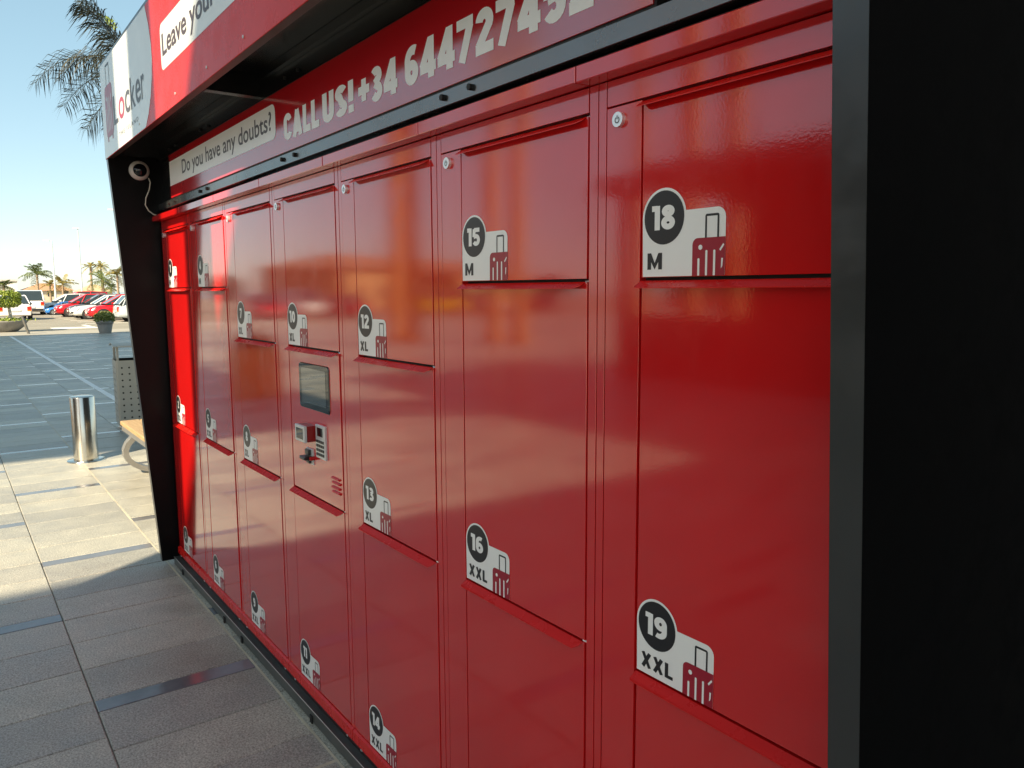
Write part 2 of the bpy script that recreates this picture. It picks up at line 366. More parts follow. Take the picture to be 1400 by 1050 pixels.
# strip of pale paving, kerb and the car park beyond the plaza
m = MB(); m.add([(-33,-60,-0.012),(-29,-60,-0.012),(-29,60,-0.012),(-33,60,-0.012)], [(0,1,2,3)])
struct(m.build('pavement', CONC))
m = MB(); m.add([(-112,-120,-0.03),(-33,-120,-0.03),(-33,90,-0.03),(-112,90,-0.03)], [(0,1,2,3)])
park = struct(m.build('parking_lot', ASPH))
m = MB()
for k in range(18): m.box(-40.9-k*2.75, -40.78-k*2.75, 5.0, 10.0, -0.03, -0.024)
for k in range(10): m.box(-36.6, -35.2, -14+k*3.4, -12.2+k*3.4, -0.03, -0.024)
for k in range(8): m.box(-39.2, -37.2, -9+k*3.4, -8.8+k*3.4, -0.03, -0.024)
m.build('bay_marking', LINEW, park)

# ================================================================== LOCKER KIOSK
W = 0.6
kiosk = thing('locker_kiosk', 'long red luggage locker kiosk with black sides and a projecting sign canopy', 'locker kiosk')
CW = 7*W
ZT = 1.985
# carcass behind the fronts
m = MB(); m.box(-0.04, 4.185, 0.016, 0.75, 0.085, 2.04); m.build('cabinet_body', DARKIN, kiosk)
# per column: frame uprights, lock strip, header, bottom rail, cap
FY = 0.0
M_, XL1, XXL1 = 1.617, 1.400, 0.868
ZB, ZH = 0.121, 1.9335
locks = []
for k in range(7):
    x = k*W
    m = MB(); m.fbox(x-0.0225, x-0.0025, FY+0.001, 0.03, 0.078, 1.984, 0.0003); m.build('frame_upright', RED, kiosk)
    x1 = x+0.5750 if k < 6 else x+0.592
    m = MB(); m.fbox(x+0.552, x1, FY+0.0005, 0.03, 0.078, 1.984, 0.0003); m.build('frame_upright', RED, kiosk)
    m = MB(); m.fbox(x+0.0015, x+0.5485, FY, 0.028, ZH+0.004, 1.9835, 0.0004); m.build('header_panel', RED, kiosk)
    m = MB(); m.fbox(x+0.0025, x+0.0915, FY-0.001, 0.028, ZB, ZH, 0.0003); strip = m.build('lock_strip', RED, kiosk)
    # round cam lock in the strip
    m = MB(); cz = 1.909; cx = x+0.037
    m.cyl_y(cx, cz, 0.0135, FY-0.009, FY-0.001, 24)
    lk = m.build('cam_lock', CHROME, strip)
    m = MB()
    pts = [(cx+0.0062*math.cos(a), cz-0.001+0.0062*math.sin(a)) for a in [R(125+290*i/14) for i in range(15)]]
    pin = [(cx+0.0042*math.cos(a), cz-0.001+0.0042*math.sin(a)) for a in [R(125+290*i/14) for i in range(15)]]
    for i in range(14): m.wallpoly([pts[i], pts[i+1], pin[i+1], pin[i]], FY-0.0094)
    m.wallpoly([(cx-0.001, cz), (cx+0.001, cz), (cx+0.001, cz+0.007), (cx-0.001, cz+0.007)], FY-0.0094)
    m.build('key_slot', INK, strip)
    # bottom rail: lip leaning outwards
    m = MB(); xr = x+0.5745 if k < 6 else x+0.592
    m.add([(x-0.022,-0.001,0.117),(xr,-0.001,0.117),(xr,-0.009,0.113),(x-0.022,-0.009,0.113),(x-0.022,-0.009,0.077),(xr,-0.009,0.077),(x-0.022,0.03,0.077),(xr,0.03,0.077),(x-0.022,0.03,0.117),(xr,0.03,0.117)],
          [(0,3,2,1),(3,4,5,2),(4,6,7,5),(8,0,1,9),(0,8,6,4,3),(1,2,5,7,9)]); m.build('bottom_rail', REDM, kiosk)
    # projecting cap
    xa, xb = (x-0.045+0.002, x+W-0.045-0.002); xa = -0.043 if k == 0 else xa; xb = 4.19 if k == 6 else xb
    m = MB(); m.fbox(xa, xb, -0.040, 0.10, 1.9855, 2.016, 0.0015); m.build('cap_rail', RED, kiosk)

def flange(mb, x0, x1, z, y=-0.001):
    # pull flange folded out of the door's top edge, sloping slightly down, corners clipped
    t = 0.0016; d = 0.020; dr = 0.012; c = 0.013
    top = [(x0, y, z), (x0, y-d+0.004, z-dr+0.0021), (x0+0.004, y-d, z-dr), (x1-c, y-d, z-dr), (x1-0.003, y-d+c*0.8, z-dr+c*0.427), (x1, y, z)]
    n = len(top); bot = [(a, b, e-t) for a, b, e in top]
    mb.add(top+bot, [tuple(range(n)), tuple(range(2*n-1, n-1, -1))] + [(i, n+i, n+(i+1) % n, (i+1) % n) for i in range(n)])

def sticker(door, x, zb, num, size):
    y = FY-0.0022
    m = MB()
    L, Rr = x+0.1005, x+0.275+0.009; zt = zb+0.112
    cx, cz, cr = x+0.150, zb+0.103, 0.051
    # outline: plate with a round shoulder merged into it
    out = [(L, zb+0.001)]
    out += [(Rr, zb+0.001)] + [(Rr-0.017+0.017*math.cos(a), zt-0.017+0.017*math.sin(a)) for a in [R(90*i/6) for i in range(7)]]
    a0 = math.asin((zt-cz)/cr)
    out += [(cx+cr*math.cos(a), cz+cr*math.sin(a)) for a in [a0+(math.pi-a0)*i/24 for i in range(25)]]
    m.wallpoly(out, y); m.build('number_sticker', WHITEV, door)
    m = MB(); m.wallpoly(circle(cx, cz, 0.0465, 40), y-0.0004)
    # suitcase handle
    h0, h1, hb, ht, th = x+0.242, x+0.271, zb+0.063, zb+0.102, 0.0038
    m.wallpoly(rrect(h0, h1, ht-th, ht, 0.0035, '0011', 3), y-0.0004)
    m.wallpoly([(h0, hb), (h0+th, hb), (h0+th, ht-th), (h0, ht-th)], y-0.0004)
    m.wallpoly([(h1-th, hb), (h1, hb), (h1, ht-th), (h1-th, ht-th)], y-0.0004)
    m.build('sticker_disc', INK, door)
    m = MB()
    c0, c1 = x+0.2155, Rr
    m.wallpoly([(c0, zb+0.001), (c1, zb+0.001), (c1, zb+0.0635)] + [(c0+0.011+0.011*math.cos(a), zb+0.0525+0.011*math.sin(a)) for a in [R(90+90*i/6) for i in range(7)]], y-0.0004)
    m.build('suitcase_print', INKR, door)
    m = MB(); yy = y-0.0008
    m.wallpoly(circle(x+0.233, zb+0.048, 0.0043, 14), yy)
    for bx, b1 in ((0.2295, 0.030), (0.246, 0.043), (0.2625, 0.043)):
        m.wallpoly(rrect(x+bx-0.0022, x+bx+0.0022, zb+0.0012, zb+b1, 0.0018, '0011', 3), yy)
    m.wallpoly([(x+0.2725, zb+0.043), (x+0.275, zb+0.0405), (x+0.2825, zb+0.050), (x+0.2805, zb+0.0530)], yy)
    m.wallpoly([(x+0.2765, zb+0.012), (x+0.2795, zb+0.016), (x+0.2805, zb+0.029), (x+0.2770, zb+0.029)], yy)
    m.build('suitcase_bars', WHITEV, door)
    n = str(num); wd = {1: 0.027, 2: 0.051}[len(n)]
    if n == '1': wd = 0.018
    elif n == '11': wd = 0.036
    elif n[0] == '1' and len(n) == 2: wd = 0.054
    block_text('door_number', n, cx-wd/2-0.001, cx+wd/2-0.001, cz-0.021, cz+0.021, y-0.0008, WHITEV, door, 0.235, 0.06)
    ws = {'M': 0.035, 'XL': 0.052, 'XXL': 0.080}[size]
    block_text('size_letters', size, x+0.112, x+0.112+ws, zb+0.0135, zb+0.0425, y-0.0005, INK, door, 0.22, 0.10)

def make_door(k, z0, z1, num=None, size=None, stick=True):
    x = k*W; zt = z1-0.003
    r = random.Random(k*31+int(z0*100)); dx = r.uniform(-0.0008, 0.0008)
    m = MB(); m.fbox(x+0.0975+dx, x+0.5475+dx, FY-0.0015, 0.018, z0+0.004, zt, 0.0004)
    d = m.build('control_panel' if num is None else 'locker_door', RED, kiosk)
    m = MB(); flange(m, x+0.0945, x+0.541, zt+0.001, FY-0.001); m.build('pull_flange', REDM, d)
    m = MB(); m.cyl_x(0.006, zt+0.0015, 0.0022, x+0.536, x+0.5485, 8); m.build('hinge_pin', CHROME, d)
    # sheet-metal doors never hang perfectly true: a fraction of a degree each way
    c_ = Vector((x+0.32, 0, (z0+z1)/2)); sc_ = min(1.0, 0.35/(z1-z0))
    d.matrix_local = Matrix.Translation(c_) @ Matrix.Rotation(R(r.uniform(-0.35, 0.35)), 4, 'Z') @ Matrix.Rotation(R(r.uniform(-0.4, 0.4)*sc_), 4, 'X') @ Matrix.Translation(-c_)
    if stick and num is not None: sticker(d, x, z0+0.004, num, size)
    return d
B0 = 0.1185
layout = [[(M_, ZH, 1, 'M'), (XXL1, M_, 2, 'XXL'), (B0, XXL1, 3, 'XXL')],
          [(M_, ZH, 4, 'M'), (XXL1, M_, 5, 'XXL'), (B0, XXL1, 6, 'XXL')],
          [(XL1, ZH, 7, 'XL'), (XXL1, XL1, 8, 'XL'), (B0, XXL1, 9, 'XXL')],
          [(XL1, ZH, 10, 'XL'), (XXL1, XL1, None, None), (B0, XXL1, 11, 'XXL')],
          [(XL1, ZH, 12, 'XL'), (XXL1, XL1, 13, 'XL'), (B0, XXL1, 14, 'XXL')],
          [(M_, ZH, 15, 'M'), (XXL1, M_, 16, 'XXL'), (B0, XXL1, 17, 'XXL')],
          [(M_, ZH, 18, 'M'), (XXL1, M_, 19, 'XXL'), (B0, XXL1, 20, 'XXL')]]
panel = None
for k, colm in enumerate(layout):
    for z0, z1, num, size in colm:
        d = make_door(k, z0, z1, num, size, stick=(num not in (17, 20)))
        if num is None: panel = d
        else: d['label'] = 'red locker door %d' % num + (', size %s' % size)
# control panel fittings
y = FY-0.0015
m = MB(); m.add([(a, y-0.004, b) for a, b in rrect(2.000, 2.262, 1.186, 1.345, 0.012)] + [(a, y, b) for a, b in rrect(1.998, 2.264, 1.184, 1.347, 0.013)],
                [tuple(range(24))] + [(i, i+24, (i+1) % 24+24, (i+1) % 24) for i in range(24)]); m.build('screen_bezel', GLASSK, panel)
m = MB(); m.wallpoly([(2.022, 1.205), (2.240, 1.205), (2.240, 1.330), (2.022, 1.330)], y-0.0045); m.build('touch_screen', SCREEN, panel)
m = MB(); m.fbox(2.045, 2.130, y-0.034, y, 1.074, 1.130, 0.003); m.build('scanner_box', simple('scanner_red_plastic', (0.33, 0.012, 0.012), 0.35), panel)
m = MB(); m.fbox(2.044, 2.131, y-0.044, y-0.034, 1.073, 1.131, 0.002); m.build('scanner_front', SILVER, panel)
m = MB(); m.wallpoly([(2.056, 1.083), (2.119, 1.083), (2.119, 1.121), (2.056, 1.121)], y-0.0445); m.build('scanner_window', GLASSK, panel)
m = MB(); m.fbox(2.143, 2.224, y-0.008, y, 1.021, 1.138, 0.002); kp = m.build('keypad', SILVER, panel)
m = MB(); m.wallpoly([(2.160, 1.100), (2.208, 1.100), (2.208, 1.130), (2.160, 1.130)], y-0.0084); m.build('keypad_display', GLASSK, panel)
kb = MB(); kb.fbox(-0.0065, 0.0065, -0.003, 0, -0.0045, 0.0045, 0.001); kme = kb.mesh('key', INK)
for i in range(4):
    for j in range(4): link('key', kme, panel, (2.1585+i*0.0168, y-0.008, 1.036+j*0.0152))
m = MB(); m.fbox(2.040, 2.104, y-0.004, y, 0.984, 1.040, 0.001); m.build('card_reader_plate', SILVER, panel)
m = MB(); m.fbox(2.050, 2.084, y-0.014, y-0.004, 1.018, 1.037, 0.002); m.fbox(2.046, 2.096, y-0.034, y-0.004, 1.003, 1.0145, 0.003); m.fbox(2.056, 2.084, y-0.012, y-0.004, 0.987, 0.999, 0.002)
m.build('card_slot', INK, panel)
m = MB(); m.cyl_y(2.108, 1.010, 0.007, y-0.018, y, 14); m.build('reader_button', simple('red_button', (0.5, 0.01, 0.01), 0.3), panel)
for i, (zz, xa, xb) in enumerate(((0.972, 2.262, 2.325), (0.957, 2.266, 2.329), (0.940, 2.262, 2.325), (0.925, 2.266, 2.329))):
    m = MB(); m.fbox(xa, xb, y-0.007, y, zz-0.0035, zz+0.0035, 0.003); m.build('vent_louvre', REDM, panel)

# side panels, sloping front edge
def side_panel(x0, x1):
    m = MB(); prof = [(0.75, 0.034), (-0.093, 0.034), (-0.2435, 2.31), (-0.2425, 2.79), (0.75, 2.79)]
    n = len(prof); m.add([(x0, a, b) for a, b in prof]+[(x1, a, b) for a, b in prof],
        [tuple(range(n-1, -1, -1)), tuple(range(n, 2*n))] + [(i, (i+1) % n, n+(i+1) % n, n+i) for i in range(n)])
    return m
def paled_edge(x0, x1):
    m = MB(); a = [(-0.0935, 0.035), (-0.2440, 2.309)]; b = [(-0.0915, 0.035), (-0.2420, 2.309)]
    p = [(x, *q) for x in (x0, x1) for q in a+b]
    m.add(p, [(0,4,5,1),(2,3,7,6),(0,2,6,4),(1,5,7,3),(0,1,3,2),(4,6,7,5)]); return m
for xa, xb in ((-0.090, -0.047), (4.1935, 4.2365)):
    sp_ = side_panel(xa, xb).build('side_panel', MATTB, kiosk); paled_edge(xa+0.0005, xb-0.0005).build('front_edge', GREYBL, sp_)  # one black panel in two tones; paler front edge stands in for sky sheen
# canopy: red/white fascia, its folded bottom lip, soffit, roof, ribs
FX0, FX1, FZ0, FZ1, FYf = -0.094, 4.242, 2.312, 2.793, -0.2465
m = MB(); m.fbox(FX0, FX1, FYf, FYf+0.003, FZ0, FZ1, 0.001); fascia = m.build('fascia', REDF, kiosk)
m = MB(); m.box(-0.045, 4.19, FYf+0.0035, FYf+0.030, FZ0+0.0005, FZ0+0.003); m.box(-0.045, 4.19, FYf+0.028, FYf+0.030, FZ0+0.003, FZ0+0.012); m.build('fascia_lip', simple('lip_primer', (0.03, 0.009, 0.008), 0.35), kiosk)
m = MB(); m.box(-0.046, 4.192, FYf+0.0045, 0.06, 2.405, 2.42); m.build('soffit', BLACKP, kiosk)
m = MB(); m.box(-0.09, 4.236, FYf+0.003, 0.76, 2.7935, 2.81); m.build('roof_sheet', GREYBL, kiosk)
m = MB(); m.box(-0.046, 4.192, 0.0215, 0.06, 2.05, 2.404); m.build('back_board', BLACKP, kiosk)
for xr in (-0.01, 1.66, 3.1):
    m = MB(); m.box(xr, xr+0.04, FYf+0.048, 0.019, 2.325, 2.404); m.build('canopy_rib', BLACKP, kiosk)
m = MB(); m.box(-0.046, 4.192, -0.02, 0.019, 2.375, 2.4035); m.build('soffit_rail', BLACKP, kiosk)
# white part of the fascia with the bulging edge
yf = FYf-0.0008
bulge = [(1.035, 2.7915), (1.085, 2.70), (1.110, 2.62), (1.113, 2.56), (1.095, 2.49), (1.055, 2.42), (1.000, 2.36), (0.93, 2.3135)]
m = MB(); m.wallpoly([(FX0+0.001, 2.3135), (0.93, 2.3135)] + bulge[::-1][1:] + [(FX0+0.001, 2.7915)], yf); m.build('white_logo_field', WHITEF, fascia)
m = MB(); m.wallpoly(rrect(1.275, 3.30, 2.472, 2.648, 0.03), yf); m.build('white_slogan_box', WHITEF, fascia)
GREYI = simple('slate_ink', (0.075, 0.068, 0.072), 0.4, vary=0.06)
BRI = simple('umber_ink', (0.070, 0.042, 0.040), 0.4, vary=0.06)
word_texts('slogan_lettering', 'Leave your', 1.300, 2.035, 2.497, 2.607, yf-0.0008, BRI, fascia, bold=0.018)
# logo: suitcase and name
m = MB(); m.wallpoly(rrect(0.008, 0.205, 2.405, 2.662, 0.035), yf-0.0008)
m.wallpoly([(0.03, 2.385), (0.055, 2.385), (0.055, 2.406), (0.03, 2.406)], yf-0.0008); m.wallpoly([(0.155, 2.385), (0.18, 2.385), (0.18, 2.406), (0.155, 2.406)], yf-0.0008)
m.build('logo_suitcase', INKR, fascia)
m = MB()
m.wallpoly([(0.062, 2.662), (0.070, 2.662), (0.070, 2.755), (0.062, 2.755)], yf-0.0009); m.wallpoly([(0.150, 2.662), (0.158, 2.662), (0.158, 2.755), (0.150, 2.755)], yf-0.0009)
m.wallpoly(rrect(0.062, 0.158, 2.755, 2.766, 0.006, '0011', 3), yf-0.0009); m.build('logo_handle', GREYI, fascia)
m = MB()
for bx, z0, z1 in ((0.05, 2.43, 2.55), (0.09, 2.43, 2.60), (0.125, 2.43, 2.60), (0.165, 2.43, 2.54)): m.wallpoly(rrect(bx-0.006, bx+0.006, z0, z1, 0.004), yf-0.0013)
m.wallpoly(circle(0.052, 2.60, 0.012, 14), yf-0.0013); m.wallpoly([(0.158, 2.575), (0.166, 2.565), (0.19, 2.60), (0.182, 2.61)], yf-0.0013)
m.build('logo_bars', WHITEF, fascia)
for t, a, b, base, mt in (('L', 0.222, 0.335, None, GREYI), ('o', 0.358, 0.500, None, INKR), ('c', 0.520, 0.628, None, GREYI), ('k', 0.650, 0.752, None, GREYI), ('e', 0.765, 0.868, None, GREYI), ('r', 0.885, 0.945, None, GREYI)):
    z0, z1 = 2.438, 2.540
    if t in 'Lk': z1 = 2.578
    wall_text('logo_lettering', t, a, b, z0, z1, yf-0.0008, mt, fascia, bold=0.008)
word_texts('logo_tagline', 'THE ISLAND', 0.335, 0.790, 2.366, 2.386, yf-0.0008, GREYI, fascia, bold=0.0, spacing=1.5, per='letter')
for sx in (0.35, 0.80, 1.465, 1.898, 2.29, 2.75, 3.3, 3.9):
    m = MB(); m.cyl_y(sx, 2.350, 0.005, FYf-0.003, FYf, 10); m.build('fascia_screw', SILVER, fascia)
# inner sign above the doors
m = MB(); m.fbox(0.262, 3.716, -0.004, 0.0, 2.089, 2.308, 0.0008); sign = m.build('phone_sign', RED2, kiosk)
m = MB(); m.wallpoly(rrect(0.263, 1.858, 2.150, 2.274, 0.03, '0110'), -0.0047); m.build('white_question_box', WHITEV, sign)
word_texts('question_lettering', 'Do you have any doubts?', 0.518, 1.820, 2.163, 2.253, -0.0053, GREYI, sign, bold=0.012)
block_text('phone_lettering', 'CALL', 1.941, 2.258, 2.126, 2.216, -0.0047, WHITEV, sign, 0.25, 0.07)
block_text('phone_lettering', 'US!', 2.286, 2.516, 2.126, 2.218, -0.0047, WHITEV, sign, 0.25, 0.07)
block_text('phone_lettering', '+34', 2.550, 2.790, 2.126, 2.220, -0.0047, WHITEV, sign, 0.25, 0.07)
block_text('phone_lettering', '644727452', 2.832, 3.566, 2.128, 2.226, -0.0047, WHITEV, sign, 0.25, 0.08)
m = MB(); m.box(0.257, 3.722, 0.0005, 0.0205, 2.0845, 2.3125); m.build('sign_backing', DARKIN, kiosk)
m = MB(); m.fbox(-0.046, 4.192, -0.003, 0.020, 2.046, 2.0835, 0.0012); beam = m.build('sign_beam', paint('satin_grey_beam', (0.020, 0.022, 0.022), rough=0.26, ior=2.5, peel=1e-5, bow=0.0003), kiosk)
m = MB(); m.box(-0.046, 4.192, 0.0, 0.02, 2.3135, 2.374); m.build('top_beam', BLACKP, kiosk)
for bx in (0.22, 0.35, 0.825, 0.948, 1.917, 2.038, 3.022, 3.145):
    m = MB(); m.cyl_y(bx, 2.0665, 0.0075, -0.012, -0.003, 14); m.build('beam_bolt', DARKIN, beam)
    m = MB(); m.cyl_y(bx+0.05, 2.337, 0.006, -0.008, 0.0, 12); m.build('beam_bolt', DARKIN, kiosk)
# base: recess board, channel, feet, bolts
m = MB(); m.box(-0.046, 4.19, 0.0005, 0.03, 0.02, 0.0765); m.build('recess_board', BROWN, kiosk)
m = MB(); m.box(-0.046, 4.19, -0.029, -0.026, 0.006, 0.05); m.box(-0.046, 4.19, -0.026, 0.0, 0.047, 0.05); m.build('base_channel', GALV, kiosk)
m = MB(); m.box(-0.046, 4.19, -0.0295, -0.0285, 0.0485, 0.0515); m.build('channel_edge', SILVER, kiosk)
for fx in (0.15, 0.95, 1.22, 2.05, 2.9, 3.7):
    m = MB(); m.box(fx, fx+0.02, -0.034, -0.0295, 0.0, 0.03); m.build('levelling_foot', DARKIN, kiosk)
bm_ = MB(); bm_.lathe([(0.0045, 0.0), (0.0045, -0.006), (0.0025, -0.008)], n=8); bme = bm_.mesh('rail_bolt', CHROME)
for k in range(7):
    for dx in (0.04, 0.53): link('rail_bolt', bme, kiosk, (k*W+dx, -0.006, 0.0765))

# dome camera on the left side panel, with its cable
dc = thing('dome_camera', 'small round dome security camera on the black left side panel, with a loose cable', 'security camera', (-0.047, -0.092, 2.26))
def disc_x(prof, n=28):   # lathe about the X axis
    m = MB(); m.rings([[(x, r*math.cos(2*math.pi*i/n), r*math.sin(2*math.pi*i/n)) for i in range(n)] for r, x in prof], 0, True); return m
disc_x([(0.052, 0.0), (0.052, 0.014), (0.048, 0.024), (0.036, 0.030)]).build('housing', CAMW, dc)
disc_x([(0.0355, 0.029), (0.033, 0.036), (0.024, 0.047), (0.012, 0.054), (0.003, 0.056)]).build('dome', GLASSK, dc)
m = MB(); cp = [(0.008, 0.045, -0.035), (0.012, 0.052, -0.06), (0.012, 0.045, -0.10), (0.012, 0.025, -0.145), (0.012, 0.020, -0.185), (0.012, 0.035, -0.215), (0.012, 0.058, -0.232), (0.014, 0.088, -0.241)]
m.tube(cp, 0.0032, 8); m.build('cable', CABLE, dc)

# ================================================================== STREET FURNITURE
# polished steel bollard
bo = thing('bollard', 'polished stainless steel bollard standing on the sunlit paving', 'bollard', (-3.61, -0.005, 0))
m = MB(); m.lathe([(0.106, 0.006), (0.106, 0.612), (0.103, 0.618), (0.085, 0.622), (0.0, 0.624)], n=40, cap1=False); m.build('post', STEEL, bo)
m = MB(); m.lathe([(0.165, 0.0), (0.165, 0.008), (0.160, 0.011), (0.107, 0.012)], n=40, cap1=False); m.build('base_flange', STEEL, bo)

# perforated litter bin with a raised lid
BING = simple('grey_bin_coating', (0.44, 0.42, 0.36), 0.45, 0.1, vary=0.06)
DARKM = simple('dark_void', (0.01, 0.01, 0.01), 0.7)
lb = thing('litter_bin', 'grey perforated metal litter bin with a raised lid behind the bench', 'litter bin', (-5.25, 0.80, 0), R(-4))
m = MB(); x0, x1, y0, y1, z0, z1 = -0.2, 0.2, -0.25, 0.25, 0.07, 0.82; c = 0.02
ring = [(x0+c, y0), (x1-c, y0), (x1, y0+c), (x1, y1-c), (x1-c, y1), (x0+c, y1), (x0, y1-c), (x0, y0+c)]
m.rings([[(a, b, z) for a, b in ring] for z in (z0, z1)], 0, False, True, False)
m.rings([[(a*0.97, b*0.97, z) for a, b in ring] for z in (z1, z0+0.4)], 1, False, False, True)
m.build('body', [BING, DARKM], lb)
hm = MB(); hm.rings([[(0.001, 0.0105*math.cos(i*math.pi/5), 0.0105*math.sin(i*math.pi/5)) for i in range(10)]], 0, False, False, True); hme = hm.mesh('hole', DARKM)
for zz in range(9):
    for yy in range(6): link('hole', hme, lb, (0.2005, -0.19+yy*0.076, 0.16+zz*0.072))
    for xx in range(3):
        h = link('hole', hme, lb, (-0.10+xx*0.10, -0.2505, 0.16+zz*0.072)); h.rotation_euler = (0, 0, -math.pi/2)
for px, py in ((-0.17, -0.225), (0.175, -0.225), (-0.17, 0.225), (0.175, 0.225)):
    m = MB(); m.box(px-0.018, px+0.018, py-0.012, py+0.012, 0.80, 0.975); m.build('lid_post', BING, lb)
m = MB(); n = 9
up_ = [(-0.23+0.46*i/(n-1), 0.972+0.03*math.sin(math.pi*i/(n-1))) for i in range(n)]
for (xa, za), (xb, zb_) in zip(up_[:-1], up_[1:]):
    m.add([(xa, -0.27, za), (xb, -0.27, zb_), (xb, 0.27, zb_), (xa, 0.27, za), (xa, -0.27, za+0.012), (xb, -0.27, zb_+0.012), (xb, 0.27, zb_+0.012), (xa, 0.27, za+0.012)],
          [(0,3,2,1),(4,5,6,7),(0,1,5,4),(2,3,7,6),(1,2,6,5),(3,0,4,7)])
m.build('lid', BING, lb)
m = MB(); m.box(0.201, 0.235, 0.06, 0.20, 0.615, 0.635); m.box(0.226, 0.235, 0.17, 0.20, 0.50, 0.614); m.build('ashtray_bracket', SILVER, lb)
for px, py in ((0.15, -0.20), (0.15, 0.20), (-0.15, -0.2), (-0.15, 0.2)):
    m = MB(); m.lathe([(0.03, 0.0), (0.03, 0.015), (0.018, 0.02), (0.018, 0.075)], px, py, 12); m.build('foot', STEEL, lb)

# bench: timber seat boards on cast aluminium hoops
WOOD = None
mw, nw, bw = new_mat('oiled_timber'); co = coords(nw, 'Object', (3, 30, 30))
nw.links.new(ramp(nw, noise(nw, co, 2.0, 5, 0.6), [(0.3, (0.36, 0.22, 0.10)), (0.7, (0.52, 0.36, 0.18))]), bw.inputs['Base Color']); setp(bw, Roughness=0.5); WOOD = mw
ALU = simple('cast_aluminium', (0.27, 0.265, 0.25), 0.45, 0.5, vary=0.12, scale=9)
bn = thing('bench', 'timber and grey metal bench half hidden behind the black kiosk side', 'bench', (-2.1, 0.52, 0))
for i in range(4):
    m = MB(); m.tbox(-0.78, 0.85, -0.33+i*0.165, -0.33+i*0.165+0.157, 0.425, 0.458, 0.006); m.build('seat_board', WOOD, bn)
m = MB(); m.box(-0.77, 0.84, -0.322, -0.30, 0.375, 0.424); m.box(-0.77, 0.84, 0.30, 0.322, 0.375, 0.424); m.build('seat_frame', ALU, bn)
def hoop(x):
    # open hoop in the YZ plane: flat bar swept from under the seat round to the foot
    m = MB(); pts = []
    for i in range(15):
        a = R(70+205*i/14); pts.append((-0.02+0.315*math.cos(a)*1.0-0.0, 0.205+0.19*math.sin(a)))
    pts = [(0.25, 0.375)] + pts + [(-0.02, 0.012), (0.02, 0.012)]
    sec = []
    for i, (a, b) in enumerate(pts):
        p0, p1 = pts[max(0, i-1)], pts[min(len(pts)-1, i+1)]; t = Vector((p1[0]-p0[0], p1[1]-p0[1])).normalized(); nn = Vector((-t.y, t.x))
        th = 0.022
        sec.append([(x-0.045, a+nn.x*th, b+nn.y*th), (x+0.045, a+nn.x*th, b+nn.y*th), (x+0.045, a-nn.x*th, b-nn.y*th), (x-0.045, a-nn.x*th, b-nn.y*th)])
    m.rings(sec, 0, False); return m
for x in (-0.60, 0.62):
    hoop(x).build('leg_hoop', ALU, bn)
    m = MB(); m.box(x-0.05, x+0.05, -0.06, 0.02, 0.0, 0.012); m.build('foot_pad', simple('rusty_pad', (0.30, 0.13, 0.06), 0.8), bn)

# ------------------------------------------------------------------ plants
def leaf_mat(name, a, b, trans=0.25):
    m, n, p = new_mat(name); geo = n.nodes.new('ShaderNodeNewGeometry')
    c = ramp(n, geo.outputs['Random Per Island'], [(0.0, a), (1.0, b)])
    n.links.new(c, p.inputs['Base Color']); setp(p, Roughness=0.5, Transmission_Weight=0.0)
    tr = n.nodes.new('ShaderNodeBsdfTranslucent'); n.links.new(c, tr.inputs[0]); mx = n.nodes.new('ShaderNodeMixShader'); mx.inputs[0].default_value = trans
    n.links.new(p.outputs[0], mx.inputs[1]); n.links.new(tr.outputs[0], mx.inputs[2]); n.links.new(mx.outputs[0], n.nodes['Material Output'].inputs[0])
    return m
LEAFN = leaf_mat('shade_dark_palm_leaf', (0.014, 0.018, 0.010), (0.040, 0.042, 0.024))  # near palm's leaves darkened in colour to stand in for shade
LEAFY = leaf_mat('yellow_palm_leaf', (0.20, 0.18, 0.045), (0.34, 0.27, 0.08))
LEAFG = leaf_mat('green_palm_leaf', (0.07, 0.11, 0.03), (0.17, 0.20, 0.06))
LEAFT = leaf_mat('topiary_leaf', (0.10, 0.17, 0.02), (0.30, 0.36, 0.06))
LEAFS = leaf_mat('shrub_leaf', (0.10, 0.15, 0.03), (0.30, 0.32, 0.10))
LEAFD = leaf_mat('hedge_leaf', (0.02, 0.045, 0.012), (0.06, 0.10, 0.03))
def bark(name, a, b, ring=14):
    m, n, p = new_mat(name); co = coords(n, 'Object', (2, 2, ring))
    f = noise(n, co, 2.0, 4, 0.6); n.links.new(ramp(n, f, [(0.35, a), (0.65, b)]), p.inputs['Base Color']); setp(p, Roughness=0.85); bump(n, p, f, 0.02); return m
BARKP = bark('palm_bark', (0.16, 0.11, 0.07), (0.42, 0.31, 0.21))
BARKW = bark('pale_bark', (0.32, 0.29, 0.24), (0.5, 0.46, 0.4))
